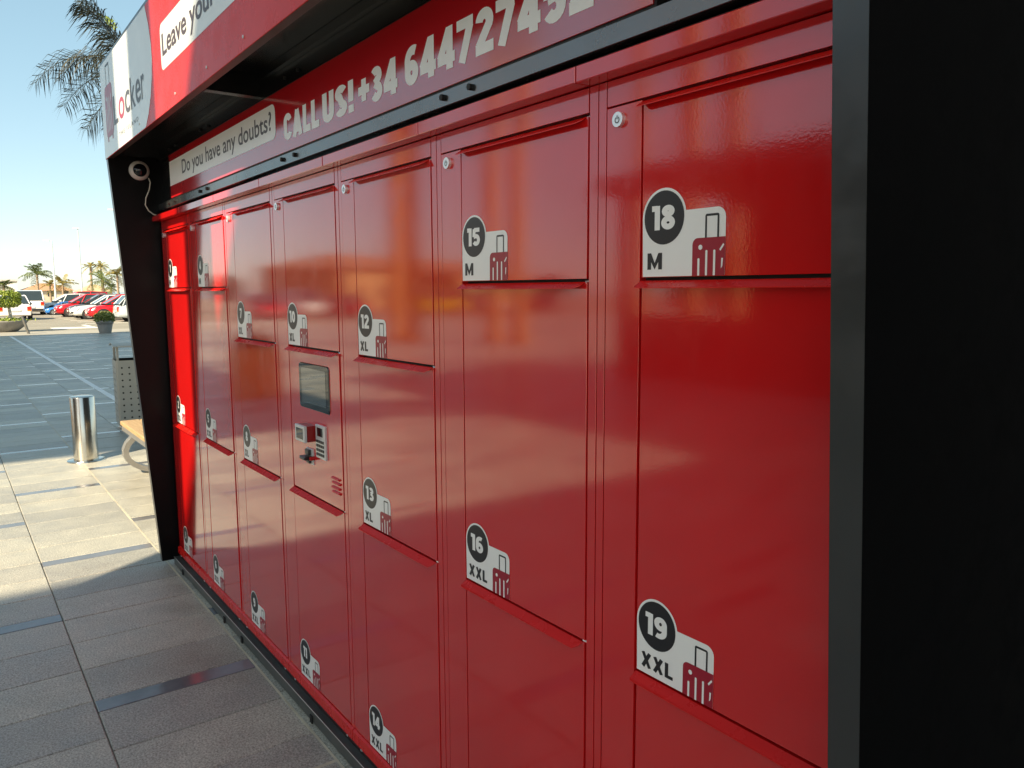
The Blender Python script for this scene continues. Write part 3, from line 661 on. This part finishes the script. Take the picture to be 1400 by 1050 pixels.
def frond(L, e0, az, g, nl, ll, lw, droop, rnd, rach=0.012, plume=0.0):
    m = MB(); h = Vector((math.cos(az), math.sin(az), 0)); s = Vector((-h.y, h.x, 0)); Z = Vector((0, 0, 1))
    P = lambda t: h*(L*t*math.cos(e0)*(1-0.12*t)) + Z*(L*t*math.sin(e0) - g*L*t*t)
    m.tube([P(i/8) for i in range(9)], [rach*(1-0.8*i/8) for i in range(9)], 5)
    for i in range(nl):
        t = 0.10+0.9*(i+rnd.random()*0.6)/nl; p = P(min(t, 1)); T = (P(min(t+0.02, 1.02))-P(t-0.02)).normalized()
        l = ll*(0.35+0.65*math.sin(math.pi*min(1, 0.18+0.80*t)))*rnd.uniform(0.8, 1.15)
        for sd in (-1, 1):
            d = (s*sd*rnd.uniform(0.75, 1.0) + T*rnd.uniform(0.45, 0.9) + Z*rnd.uniform(0.0, 0.25) + Z*plume*rnd.uniform(-1, 1)).normalized()
            q1 = p + d*l*0.5 - Z*droop*l*0.15; q2 = p + d*l*rnd.uniform(0.75, 0.95) - Z*droop*l*rnd.uniform(0.5, 0.9)
            wv = T*lw*0.5
            m.add([p-wv*0.5, p+wv*0.5, q1+wv, q2, q1-wv], [(0, 1, 2, 4), (4, 2, 3)])
    return m
def trunk_mesh(h, r0, r1, lean=(0, 0), rings=18, wob=0.06, seed=1):
    rn = random.Random(seed); m = MB()
    pts = [(lean[0]*(i/rings)**2, lean[1]*(i/rings)**2, h*i/rings) for i in range(rings+1)]
    rad = [(r0+(r1-r0)*(i/rings))*(1+wob*(1 if i % 2 else -1)*rn.random()) for i in range(rings+1)]
    rad[0] *= 1.25; m.tube(pts, rad, 14); return m
# near palm behind the left end of the kiosk: separate fronds
np_ = thing('palm_tree', 'palm with drooping fronds, coloured dark as in shade, rising behind the white end of the sign', 'palm tree', (-14.35, 2.85, 0))
trunk_mesh(6.3, 0.20, 0.13, seed=4).build('trunk', BARKP, np_)
rn = random.Random(21)
specs = [(2.9, 36, 232, 0.62), (2.75, 42, 222, 0.66), (2.6, 64, 238, 0.22), (2.3, 58, 226, 0.20), (1.35, -22, 232, 0.35), (1.1, -45, 226, 0.2), (2.5, 20, 212, 0.5), (2.4, 50, 190, 0.4),
         (2.1, 40, 150, 0.5), (2.3, 55, 300, 0.4), (2.3, 20, 330, 0.6), (2.2, 65, 30, 0.4), (2.3, 15, 60, 0.6), (2.2, 35, 100, 0.55), (2.0, -10, 120, 0.5), (2.0, -20, 350, 0.5)]
for L, e, a, g_ in specs:
    frond(L*1.12, R(e), R(a), g_, 60, 0.80, 0.024, 0.75, rn, 0.018, 0.6).build('frond', LEAFN, np_, (0, 0, 6.25))
m = frond(0.55, R(55), R(215), 0.2, 10, 0.35, 0.05, 0.1, rn); m.build('young_frond', leaf_mat('fresh_palm_leaf', (0.22, 0.30, 0.03), (0.42, 0.48, 0.08)), np_, (-0.25, -0.35, 7.2))

def far_palm(label, loc, h, cr, mat, seed, n=18, tr=0.16, group='palms beyond the car park', lean=(0, 0)):
    t = thing('palm_tree', label, 'palm tree', loc, 0, group); rn = random.Random(seed)
    trunk_mesh(h, tr*1.15, tr*0.8, lean, seed=seed).build('trunk', BARKP, t)
    m = MB()
    for i in range(n):
        f = frond(cr*rn.uniform(0.9, 1.15), R(rn.uniform(-15, 75)), 2*math.pi*(i+rn.random()*0.5)/n, rn.uniform(0.35, 0.65), 16, cr*0.30, 0.09, 0.6, rn, 0.03)
        off = len(m.v); m.v += f.v; m.f += [[off+k for k in q] for q in f.f]; m.m += f.m; m.sm += f.sm
    m.build('crown', mat, t, (lean[0], lean[1], h-0.05)).scale = (1.15, 1.15, 1.1); return t
far_palm('green feathery palm above the white cars at the left', (-124.6, 10.5, -0.05), 4.1, 2.5, LEAFG, 11)
far_palm('small yellow palm just right of the tall green one', (-146.6, 14.2, -0.05), 2.9, 1.7, LEAFY, 12, 14)
far_palm('bushy yellow green palm above the red car roof', (-133.8, 14.6, -0.05), 2.8, 2.3, LEAFY, 13)
far_palm('slim tall palm with a tiny golden crown', (-142.9, 19.9, -0.05), 5.9, 1.35, LEAFY, 14, 14, 0.2)
far_palm('slim palm with a golden crown leaning over the thick green palm', (-142.0, 21.3, -0.05), 6.0, 1.5, LEAFY, 15, 14, 0.14)
far_palm('thick stemmed green palm above the red hatchback', (-119.1, 17.9, -0.05), 3.3, 2.2, LEAFG, 16, 18, 0.24)
far_palm('olive palm beside the black kiosk edge', (-123.6, 20.6, -0.05), 4.1, 2.1, LEAFY, 17)
far_palm('low round palm between the olive palm and the thick stemmed one', (-129.3, 20.6, -0.05), 2.3, 1.5, LEAFG, 18, 14)
far_palm('palm at the left picture edge above the clipped tree', (-127.2, 6.6, -0.05), 2.6, 1.8, LEAFG, 19)

def leaf_blob(n, fn, size, rnd):
    m = MB()
    for _ in range(n):
        p = Vector(fn(rnd)); d = Vector((rnd.gauss(0,1), rnd.gauss(0,1), rnd.gauss(0,1))).normalized(); e = d.orthogonal().normalized(); s_ = size*rnd.uniform(0.6, 1.3)
        m.add([p-d*s_, p+e*s_*0.5, p+d*s_, p-e*s_*0.5], [(0, 1, 2, 3)])
    return m
POTG = simple('grey_planter_stone', (0.20, 0.195, 0.18), 0.7, vary=0.2, scale=4, bumpd=0.003)
bp = thing('bowl_planter', 'wide grey bowl planter under the clipped tree at the left edge', 'planter', (-33.4, 1.15, -0.012))
m = MB(); m.lathe([(0.34, 0.0), (0.40, 0.03), (0.62, 0.20), (0.76, 0.40), (0.80, 0.46), (0.76, 0.465), (0.70, 0.42), (0.0, 0.41)], n=32, cap1=False); m.build('bowl', POTG, bp)
tt = thing('topiary_tree', 'small clipped tree with a flat box of bright leaves in the bowl planter', 'tree', (-33.4, 1.2, 0.40))
m = MB(); m.tube([(0.05, 0.10, 0), (0.06, 0.11, 0.3), (0.02, 0.08, 0.62), (0, 0.05, 0.8)], [0.075, 0.06, 0.055, 0.04], 10); m.build('trunk', BARKW, tt)
def boxy(r):
    while True:
        x, y_, z = r.uniform(-1,1), r.uniform(-1,1), r.uniform(-1,1)
        if abs(x)**4+abs(y_)**4+abs(z)**4 < 1 and (abs(x)**4+abs(y_)**4+abs(z)**4 > 0.12): return (x*0.62, y_*0.66-0.12, 0.92+z*0.34)
leaf_blob(2600, boxy, 0.05, random.Random(5)).build('crown', LEAFT, tt)
gc = leaf_blob(500, lambda r: (r.gauss(0, 0.3), r.gauss(0, 0.3), 0.02+abs(r.gauss(0, 0.05))), 0.05, random.Random(6)).build('ground_cover', LEAFT, tt, (0, 0, 0.02)); gc['kind'] = 'stuff'
pt = thing('flower_pot', 'grey tapered plant pot with a rim at the edge of the car park', 'plant pot', (-29.3, 4.15, -0.010))
m = MB(); m.lathe([(0.21, 0.0), (0.28, 0.36), (0.275, 0.37), (0.31, 0.375), (0.325, 0.50), (0.30, 0.505), (0.28, 0.45), (0.0, 0.44)], n=28, cap1=False); m.build('pot', POTG, pt)
sh = thing('shrub', 'bushy bright green shrub in the tapered grey pot', 'shrub', (-29.3, 4.15, 0.43))
def tuft(r):
    a = r.uniform(0, 6.283); q = math.sqrt(r.random()); z = r.random()
    return (0.36*q*math.cos(a), 0.36*q*math.sin(a), z*(0.42-0.16*q*q)+0.02)
leaf_blob(900, tuft, 0.055, random.Random(8)).build('crown', LEAFS, sh)
m = MB(); m.tube([(0, 0, 0), (0.01, 0.02, 0.2)], 0.03, 8); m.build('stem', BARKW, sh)
dp = thing('marker_post', 'thin dark post leaning beside the bowl planter', 'post', (-31.0, 1.72, -0.012))
m = MB(); m.tube([(0, 0, 0), (-0.1, -0.17, 0.70)], 0.05, 10); m.build('post', simple('post_steel', (0.12, 0.115, 0.10), 0.5, 0.3), dp)

# ------------------------------------------------------------------ lamp posts
POLE = simple('galvanised_pole', (0.62, 0.64, 0.64), 0.5, 0.2, vary=0.04)
def lamp(label, loc, h, arm):
    t = thing('street_lamp', label, 'street lamp', loc, 0, 'car park lamps')
    m = MB(); m.tube([(0, 0, 0), (0, 0, h*0.5), (0, 0, h)], [0.11, 0.085, 0.06], 10); m.build('pole', POLE, t)
    m = MB(); m.tube([(0, 0, h-0.05), (0, -arm*0.6, h+0.02), (0, -arm, h+0.03)], 0.035, 8); m.build('arm', POLE, t)
    m = MB(); m.fbox(-0.16, 0.16, -arm-0.35, -arm+0.25, h-0.02, h+0.09, 0.02); m.build('lamp_head', LINEW, t)
lamp('tall lamp post behind the tall green palm', (-100.4, 10.05, -0.03), 7.5, 0.5)
lamp('tallest lamp post standing over the red cars', (-98.8, 12.6, -0.03), 8.9, 0.15)
lamp('lamp post beside the black kiosk edge with its head reaching left', (-76.0, 13.25, -0.03), 9.1, 0.75)

# ------------------------------------------------------------------ cars
TYRE = simple('tyre_rubber', (0.02, 0.02, 0.02), 0.8)
RIM = simple('alloy_rim', (0.6, 0.6, 0.6), 0.3, 0.8)
CGLASS = paint('car_glass', (0.03, 0.045, 0.05), rough=0.03, ior=1.6, peel=0, bow=0.0)
PLATE = simple('number_plate', (0.7, 0.7, 0.66), 0.4)
LAMPR = simple('tail_lamp', (0.45, 0.02, 0.01), 0.15)
LAMPO = simple('indicator_lamp', (0.7, 0.22, 0.02), 0.15)
LAMPW = simple('head_lamp', (0.75, 0.77, 0.78), 0.08, 0.3)
TRIM = simple('black_trim', (0.02, 0.02, 0.022), 0.5)
wheel_me = {}
def wheel_meshes(r):
    if r in wheel_me: return wheel_me[r]
    m = MB(); n = 22
    prof = [(r-0.03, -0.10), (r, -0.07), (r, 0.07), (r-0.03, 0.10), (r*0.66, 0.10)]
    m.rings([[(q*math.cos(2*math.pi*i/n), y_, q*math.sin(2*math.pi*i/n)) for i in range(n)] for q, y_ in prof], 0, True)
    ty = m.mesh('tyre', TYRE); m = MB()
    for s in range(5):
        a = 2*math.pi*s/5; d = (math.cos(a), math.sin(a)); e = (-d[1], d[0])
        pts = [(d[0]*r*0.1+e[0]*0.035, d[1]*r*0.1+e[1]*0.035), (d[0]*r*0.1-e[0]*0.035, d[1]*r*0.1-e[1]*0.035), (d[0]*r*0.62-e[0]*0.06, d[1]*r*0.62-e[1]*0.06), (d[0]*r*0.62+e[0]*0.06, d[1]*r*0.62+e[1]*0.06)]
        m.add([(a_, 0.107, b_) for a_, b_ in pts]+[(a_, 0.09, b_) for a_, b_ in pts], [(3,2,1,0),(0,1,5,4),(1,2,6,5),(2,3,7,6),(3,0,4,7)])
    m.rings([[(q*math.cos(2*math.pi*i/n), y_, q*math.sin(2*math.pi*i/n)) for i in range(n)] for q, y_ in ((r*0.68, 0.101), (r*0.60, 0.108), (r*0.60, 0.101))], 0, True, False, False)
    rm = m.mesh('rim', RIM); wheel_me[r] = (ty, rm); return ty, rm
def car(label, loc, heading, colr, kind='hatch', scale=1.0):
    t = thing('parked_car', label, 'car', loc, heading, 'cars in the car park'); S = scale
    P_ = paint('car_paint', colr, rough=0.12, ior=1.6, peel=0, bow=0.0)
    if kind == 'sedan': L, wd, H = 4.5, 0.88, 1.42; hood = 0.86; cab = [(-1.75, 0.92, 0.93), (-1.05, 0.70, 1.36), (-0.55, 0.68, 1.42), (0.25, 0.69, 1.40), (1.05, 0.86, 0.90)]
    elif kind == 'van': L, wd, H = 4.6, 0.92, 1.75; hood = 1.02; cab = [(-2.18, 0.90, 1.04), (-2.05, 0.76, 1.70), (-0.8, 0.76, 1.76), (0.55, 0.75, 1.72), (1.45, 0.88, 1.05)]
    elif kind == 'suv': L, wd, H = 4.4, 0.92, 1.66; hood = 1.02; cab = [(-2.08, 0.90, 1.04), (-1.72, 0.74, 1.58), (-0.6, 0.73, 1.66), (0.35, 0.73, 1.62), (1.10, 0.89, 1.05)]
    else: L, wd, H = 4.0, 0.86, 1.47; hood = 0.90; cab = [(-1.92, 0.88, 0.95), (-1.50, 0.70, 1.40), (-0.6, 0.69, 1.47), (0.25, 0.69, 1.44), (1.10, 0.85, 0.94)]
    h2 = L/2; zs = 0.22
    st = [(-h2, wd*0.86, 0.34, hood-0.12), (-h2+0.06, wd*0.94, 0.28, hood-0.02), (-h2+0.45, wd, zs, hood+0.06), (-0.6, wd, zs, hood+0.03), (0.9, wd, zs, hood), (h2-0.55, wd*0.98, zs, hood-0.07), (h2-0.15, wd*0.90, 0.24, hood-0.17), (h2, wd*0.76, 0.30, hood-0.32)]
    m = MB(); rg = []
    for x, hw, z0, z1 in st:
        rg.append([(x, -hw*0.9, z0), (x, -hw, z0+0.16), (x, -hw*1.0, z1-0.18), (x, -hw*0.94, z1-0.04), (x, -hw*0.8, z1), (x, hw*0.8, z1), (x, hw*0.94, z1-0.04), (x, hw, z1-0.18), (x, hw, z0+0.16), (x, hw*0.9, z0)])
    m.rings([r_[::-1] for r_ in rg], 0, True); body = m.build('body', P_, t)
    m = MB(); zb = hood
    cr_ = [[(x, -hw, z-0.0), (x, -hw*0.93 if i in (0, 4) else -hw*0.86, z), (x, hw*0.93 if i in (0, 4) else hw*0.86, z), (x, hw, z)] for i, (x, hw, z) in enumerate(cab)]
    base = [(cab[0][0]-0.05, zb-0.02), (cab[1][0]-0.25, zb-0.02), (cab[2][0], zb-0.02), (cab[3][0]+0.3, zb-0.02), (cab[4][0]+0.05, zb-0.03)]
    vs_, fs, mi = [], [], []
    for (x, hw, z), (bx, bz) in zip(cab, base):
        hb = wd*0.93
        vs_ += [(bx, -hb, bz), (x, -hw, z), (x, -hw*0.88, z+0.015), (x, hw*0.88, z+0.015), (x, hw, z), (bx, hb, bz)]
    for i in range(4):
        for j in range(5):
            a = i*6+j; f = (a, a+1, a+7, a+6)
            top = j in (1, 2, 3)
            gl = (j in (0, 4)) or (top and i in (0, 3))
            m.add([vs_[q] for q in f], [(3, 2, 1, 0)], 1 if gl else 0, top)
    m.build('cabin', [P_, CGLASS], t)
    for sy in (-1, 1):
        m = MB()
        for i in range(5):
            x, hw, z = cab[i]; bx, bz = base[i]
            if i in (0, 4): continue
            m.tube([(bx, sy*wd*0.935, bz), (x, sy*(hw+0.004), z)], 0.035 if i != 2 else 0.04, 6)
        m.tube([(cab[0][0], sy*wd*0.9, cab[0][2]), (cab[1][0], sy*cab[1][1], cab[1][2]), (cab[2][0], sy*cab[2][1], cab[2][2]), (cab[3][0], sy*cab[3][1], cab[3][2]), (cab[4][0], sy*wd*0.9, cab[4][2])], 0.035, 6)
        m.build('pillar', P_, t)
        m = MB(); m.fbox(-0.08, 0.08, -0.09, 0.09, -0.06, 0.06, 0.02); m.build('wing_mirror', P_, t, (cab[4][0]-0.35, sy*(wd+0.10), hood+0.08))
        m = MB(); m.fbox(-0.11, 0.11, -0.02, 0.02, -0.012, 0.012, 0.004); m.build('door_handle', TRIM, t, (-0.35, sy*(wd+0.005), hood-0.12))
        m = MB(); m.rings([[(h2-0.33, sy*wd*0.93, hood-0.30), (h2-0.03, sy*wd*0.70, hood-0.42), (h2-0.05, sy*wd*0.66, hood-0.28), (h2-0.40, sy*wd*0.90, hood-0.16)], [(h2-0.25, sy*wd*0.97, hood-0.30), (h2+0.012, sy*wd*0.70, hood-0.42), (h2-0.02, sy*wd*0.66, hood-0.27), (h2-0.36, sy*wd*0.95, hood-0.15)]], 0, False)
        m.build('headlight', LAMPW, t)
        m = MB(); m.box(-h2-0.012, -h2+0.10, sy*wd*0.80-0.10, sy*wd*0.80+0.11, hood-0.28, hood-0.08); tl = m.build('tail_light', LAMPR, t)
        m = MB(); m.box(-h2-0.013, -h2+0.09, sy*wd*0.80-0.10, sy*wd*0.80+0.11, hood-0.34, hood-0.285); m.build('indicator', LAMPO, tl)
        for x in (-L*0.30, L*0.31):
            m = MB(); m.rings([[(x+0.37*math.cos(R(a)), sy*(wd+0.004), 0.31+0.37*math.sin(R(a))) for a in range(0, 360, 18)], [(x+0.37*math.cos(R(a)), sy*(wd-0.06), 0.31+0.37*math.sin(R(a))) for a in range(0, 360, 18)]], 0, False)
            m.build('wheel_arch', TRIM, t)
            ty, rm = wheel_meshes(0.31)
            wo = link('tyre', ty, t, (x, sy*(wd-0.07), 0.31), 0 if sy > 0 else math.pi); link('rim', rm, wo)
    m = MB(); m.box(-h2-0.03, -h2+0.2, -wd*0.84, wd*0.84, 0.30, 0.46); m.build('rear_bumper', TRIM if kind == 'van' else P_, t)
    m = MB(); m.box(-h2-0.04, -h2-0.031, -0.26, 0.26, 0.52, 0.62); m.build('rear_plate', PLATE, t)
    m = MB(); m.box(h2-0.02, h2+0.012, -wd*0.45, wd*0.45, 0.34, 0.46); m.build('grille', TRIM, t)
    m = MB(); m.box(h2+0.013, h2+0.02, -0.26, 0.26, 0.40, 0.50); m.build('front_plate', PLATE, t)
    t.scale = (S, S, S)
    return t
CY = R(-90)    # nose towards -Y (left in the photo)
Zp = -0.03
car('pale grey hatchback beside the plant pot, tail light towards the aisle', (-42.4, 8.7, Zp), R(90), (0.48, 0.54, 0.56), 'hatch')
car('bright red hatchback nearest the plant pot', (-45.7, 7.75, Zp), CY, (0.55, 0.012, 0.02), 'hatch')
car('white saloon behind the nearest red hatchback', (-48.6, 7.55, Zp), CY, (0.72, 0.72, 0.70), 'sedan')
car('dark grey hatchback between the white saloon and the red car', (-51.5, 7.5, Zp), CY, (0.05, 0.055, 0.065), 'hatch')
car('red hatchback in the middle of the row between the dark grey and silver cars', (-54.4, 7.1, Zp), CY, (0.58, 0.012, 0.02), 'hatch')
car('silver hatchback in the middle of the row behind the red one', (-57.3, 7.6, Zp), CY, (0.55, 0.56, 0.57), 'hatch')
car('small blue car half hidden in the row', (-60.2, 6.3, Zp), CY, (0.02, 0.20, 0.60), 'hatch', 0.62)
car('white hatchback left of the small blue car', (-62.8, 7.0, Zp), CY, (0.74, 0.74, 0.72), 'hatch')
car('tall red car near the far end of the row', (-69.0, 8.6, Zp), CY, (0.55, 0.012, 0.025), 'suv')
car('white saloon seen from behind beside the clipped tree', (-51.3, 2.45, Zp), R(182), (0.76, 0.74, 0.70), 'sedan', 1.02)
car('white van behind the white saloon', (-62.5, 4.3, Zp), R(178), (0.74, 0.73, 0.70), 'van')
# cars further round the car park, seen mirrored in the doors
for lab, x, y_, a, c, k in (('red hatchback mirrored in door 7', -40.5, -14.4, 5, (0.55, 0.012, 0.02), 'hatch'), ('white van mirrored between doors 7 and 10', -43, -17.6, 4, (0.74, 0.73, 0.70), 'van'),
                            ('red saloon mirrored in door 10', -41, -19.8, 2, (0.5, 0.02, 0.02), 'sedan'), ('yellow van mirrored in door 12', -38.5, -24.6, 95, (0.72, 0.42, 0.02), 'van'),
                            ('silver saloon mirrored in door 12', -40, -29.5, 3, (0.55, 0.56, 0.57), 'sedan'), ('dark hatchback mirrored in door 15', -39.5, -34.0, 2, (0.04, 0.045, 0.05), 'hatch')):
    car(lab, (x, y_, Zp), R(a), c, k)

# ------------------------------------------------------------------ far buildings
def house(label, loc, rz, w_, d_, h_, col, roofc, nwin, flat=False):
    t = thing('house', label, 'house', loc, rz, 'low houses beyond the car park')
    wm = simple('render_wall', col, 0.85, vary=0.05, scale=0.6)
    m = MB(); m.box(-w_/2, w_/2, -d_/2, d_/2, 0, h_); m.build('wall', wm, t)
    m = MB()
    if flat: m.box(-w_/2-0.2, w_/2+0.2, -d_/2-0.2, d_/2+0.2, h_+0.002, h_+0.25)
    else:
        e = 0.4; rh = 1.3
        m.add([(-w_/2-e, -d_/2-e, h_+0.002), (w_/2+e, -d_/2-e, h_+0.002), (w_/2+e, d_/2+e, h_+0.002), (-w_/2-e, d_/2+e, h_+0.002), (-w_/2+d_/2, 0, h_+rh), (w_/2-d_/2, 0, h_+rh)], [(0,1,5,4),(1,2,5),(2,3,4,5),(3,0,4),(3,2,1,0)])
    m.build('roof', simple('roof_finish', roofc, 0.8, vary=0.15, scale=1.5), t)
    for i in range(nwin):
        y_ = -w_/2+(i+0.5)*w_/nwin
        m = MB(); m.box(y_-0.45, y_+0.45, -d_/2-0.03, -d_/2+0.01, 0.9, 2.0); f = m.build('window', TRIM, t)
        m = MB(); m.box(y_-0.38, y_+0.38, -d_/2-0.04, -d_/2-0.031, 0.97, 1.93); m.build('pane', CGLASS, f)
house('low cream house with a tiled roof behind the bushy palm', (-156, 14.6, -0.05), R(97), 7, 5, 1.9, (0.62, 0.52, 0.40), (0.45, 0.24, 0.14), 3)
house('small cream house under the slim tall palm', (-160, 22.6, -0.05), R(97), 5.0, 4, 1.7, (0.62, 0.54, 0.42), (0.5, 0.36, 0.22), 2)
house('white house at the left picture edge', (-158, 6.0, -0.05), R(95), 8, 6, 3.6, (0.72, 0.70, 0.66), (0.6, 0.58, 0.54), 3, True)
# mirrored side of the square: a terrace of low buildings and hedges
house('long ochre single storey building mirrored in the doors', (-66, -42, -0.05), R(60), 46, 8, 3.4, (0.52, 0.30, 0.14), (0.35, 0.17, 0.09), 12)
house('brown single storey building mirrored in door 15', (-36, -56, -0.05), R(25), 26, 8, 4.0, (0.34, 0.20, 0.13), (0.30, 0.15, 0.09), 8)
rn = random.Random(77)
for i, (x, y_, hh) in enumerate(((-58, -17, 2.6), (-56, -24, 3.0), (-52, -33, 2.8), (-46, -41, 3.2))):
    t = thing('hedge_tree', '%s of four round evergreens along the far side of the square' % ['leftmost', 'second from the left', 'second from the right', 'rightmost'][3-i], 'tree', (x, y_, -0.05), 0, 'evergreens mirrored in the doors')
    m = MB(); m.tube([(0,0,0), (0.05,0,hh*0.4), (0,0.05,hh*0.7)], [0.14, 0.11, 0.07], 8); m.build('trunk', BARKP, t)
    def bl(r, hh=hh):
        while True:
            v = Vector((r.uniform(-1,1), r.uniform(-1,1), r.uniform(-1,1)))
            if 0.3 < v.length < 1: return (v.x*1.7, v.y*1.7, hh*0.72+v.z*1.15)
    leaf_blob(1300, bl, 0.16, rn).build('crown', LEAFD, t)

sb_ = thing('dark_backdrop_building', 'dark clad building added unseen behind the locker kiosk to blacken its side panel', 'building', (7.0, 0.85, 0))  # unseen mass added so the kiosk's side panel reflects only dark
CLAD = simple('charcoal_cladding', (0.02, 0.02, 0.021), 0.7, vary=0.15, scale=2)
m = MB(); m.box(-6.0, 7.0, 0.05, 7.0, 0, 4.6); m.build('wall', CLAD, sb_)
for i in range(9):
    m = MB(); m.fbox(-6.0+i*1.45, -6.0+i*1.45+1.43, 0.0, 0.05, 0.05, 4.55, 0.004); m.build('cladding_panel', CLAD, sb_)
m = MB(); m.box(-6.2, 7.2, -0.2, 7.2, 4.602, 4.8); m.build('roof', CLAD, sb_)
# ------------------------------------------------------------------ roof slabs added out of view to cast the shade; columns mirrored in doors
TERRA = simple('terracotta_render', (0.66, 0.27, 0.07), 0.7, vary=0.08, scale=1.2)
CEIL = simple('canopy_soffit', (0.78, 0.76, 0.72), 0.8, vary=0.05, scale=0.4)  # kept pale so the added slabs bounce more light
HR = 16.0
cb = thing('shade_canopy', 'high unseen roof slab added to shade the square, on paired orange columns', 'canopy', (0, 0, 0))
m = MB(); m.box(-17.8, 7.78, -21.5, -12.3, HR, HR+0.5); m.build('roof_slab', CEIL, cb)
for x, y_ in ((-15.2, -13.0), (-13.85, -13.0), (-7.5, -13.0), (-6.3, -13.0), (0.6, -13.0), (1.8, -13.0), (6.0, -20.5), (-16.5, -20.5)):
    m = MB(); m.lathe([(0.30, -0.02), (0.30, 0.25), (0.235, 0.28), (0.235, HR-0.35), (0.34, HR-0.05), (0.34, HR-0.001)], x, y_, 24); m.build('column', TERRA, cb)
for lab, x in (('left of two free standing orange pillars across the square', -17.6), ('right of two free standing orange pillars across the square', -16.6)):
    t = thing('orange_pillar', lab, 'pillar', (x, -10.9, 0), 0, 'free standing pillars')
    m = MB(); m.lathe([(0.30, -0.02), (0.30, 0.25), (0.235, 0.28), (0.235, 6.6)], 0, 0, 24); m.build('shaft', TERRA, t)
    m = MB(); m.lathe([(0.34, 6.601), (0.34, 6.75), (0.1, 6.95)], 0, 0, 24); m.build('cap', TERRA, t)
ca = thing('side_shade_canopy', 'high unseen roof slab added behind the viewer to shade the kiosk', 'canopy', (0, 0, 0))  # unseen slab placed so its edge shades the kiosk and near paving
m = MB(); m.box(11.95, 20.0, -24.0, -14.5, HR, HR+0.5); m.build('roof_slab', CEIL, ca)
for x, y_ in ((12.6, -15.2), (12.6, -23.2), (19.3, -15.2), (19.3, -23.2)):
    m = MB(); m.lathe([(0.30, -0.02), (0.30, 0.25), (0.235, 0.28), (0.235, HR-0.35), (0.34, HR-0.05), (0.34, HR-0.001)], x, y_, 24); m.build('column', TERRA, ca)
op_ = thing('planter_box', 'square orange planter box on the square, mirrored in door 8', 'planter', (-7.05, -2.75, 0))
m = MB(); m.tbox(-0.32, 0.32, -0.32, 0.32, 0.0, 0.73, 0.02); m.build('box', TERRA, op_)
leaf_blob(500, lambda r: (r.uniform(-0.28, 0.28), r.uniform(-0.28, 0.28), 0.74+abs(r.gauss(0, 0.12))), 0.05, random.Random(9)).build('foliage', LEAFS, op_)
# two tall palms in the gap: their trunks throw the upright bands of shade on the kiosk
for lab, x, y_ in (('left of two tall palms whose trunk shadows fall on the kiosk', -0.115+0.646*7.0, -7.0), ('right of two tall palms whose trunk shadows fall on the kiosk', 0.722+0.646*7.0, -7.0)):
    t = far_palm(lab, (x, y_, -0.02), 11.5, 2.2, LEAFG, int(x*10), 16, 0.24, 'tall palms opposite the kiosk')
# shaded pavilion opposite the right end
pv = thing('cafe_pavilion', 'dark timber cafe pavilion opposite the right end of the kiosk', 'pavilion', (-1.5, -11.0, 0))
PAV = simple('dark_stained_timber', (0.05, 0.028, 0.02), 0.6, vary=0.25, scale=3)
m = MB(); m.box(-4.2, 4.2, -1.9, -1.7, 0.0, 3.3); m.build('rear_wall', PAV, pv)
m = MB(); m.box(-4.6, 4.6, -2.2, 2.2, 3.3, 3.6); m.build('roof', PAV, pv)
for x in (-4.2, -1.4, 1.4, 4.2):
    m = MB(); m.box(x-0.09, x+0.09, 1.75, 1.93, 0.0, 3.3); m.build('post', PAV, pv)
m = MB(); m.box(-4.1, 4.1, 1.3, 1.9, 0.0, 1.1); m.build('counter', PAV, pv)
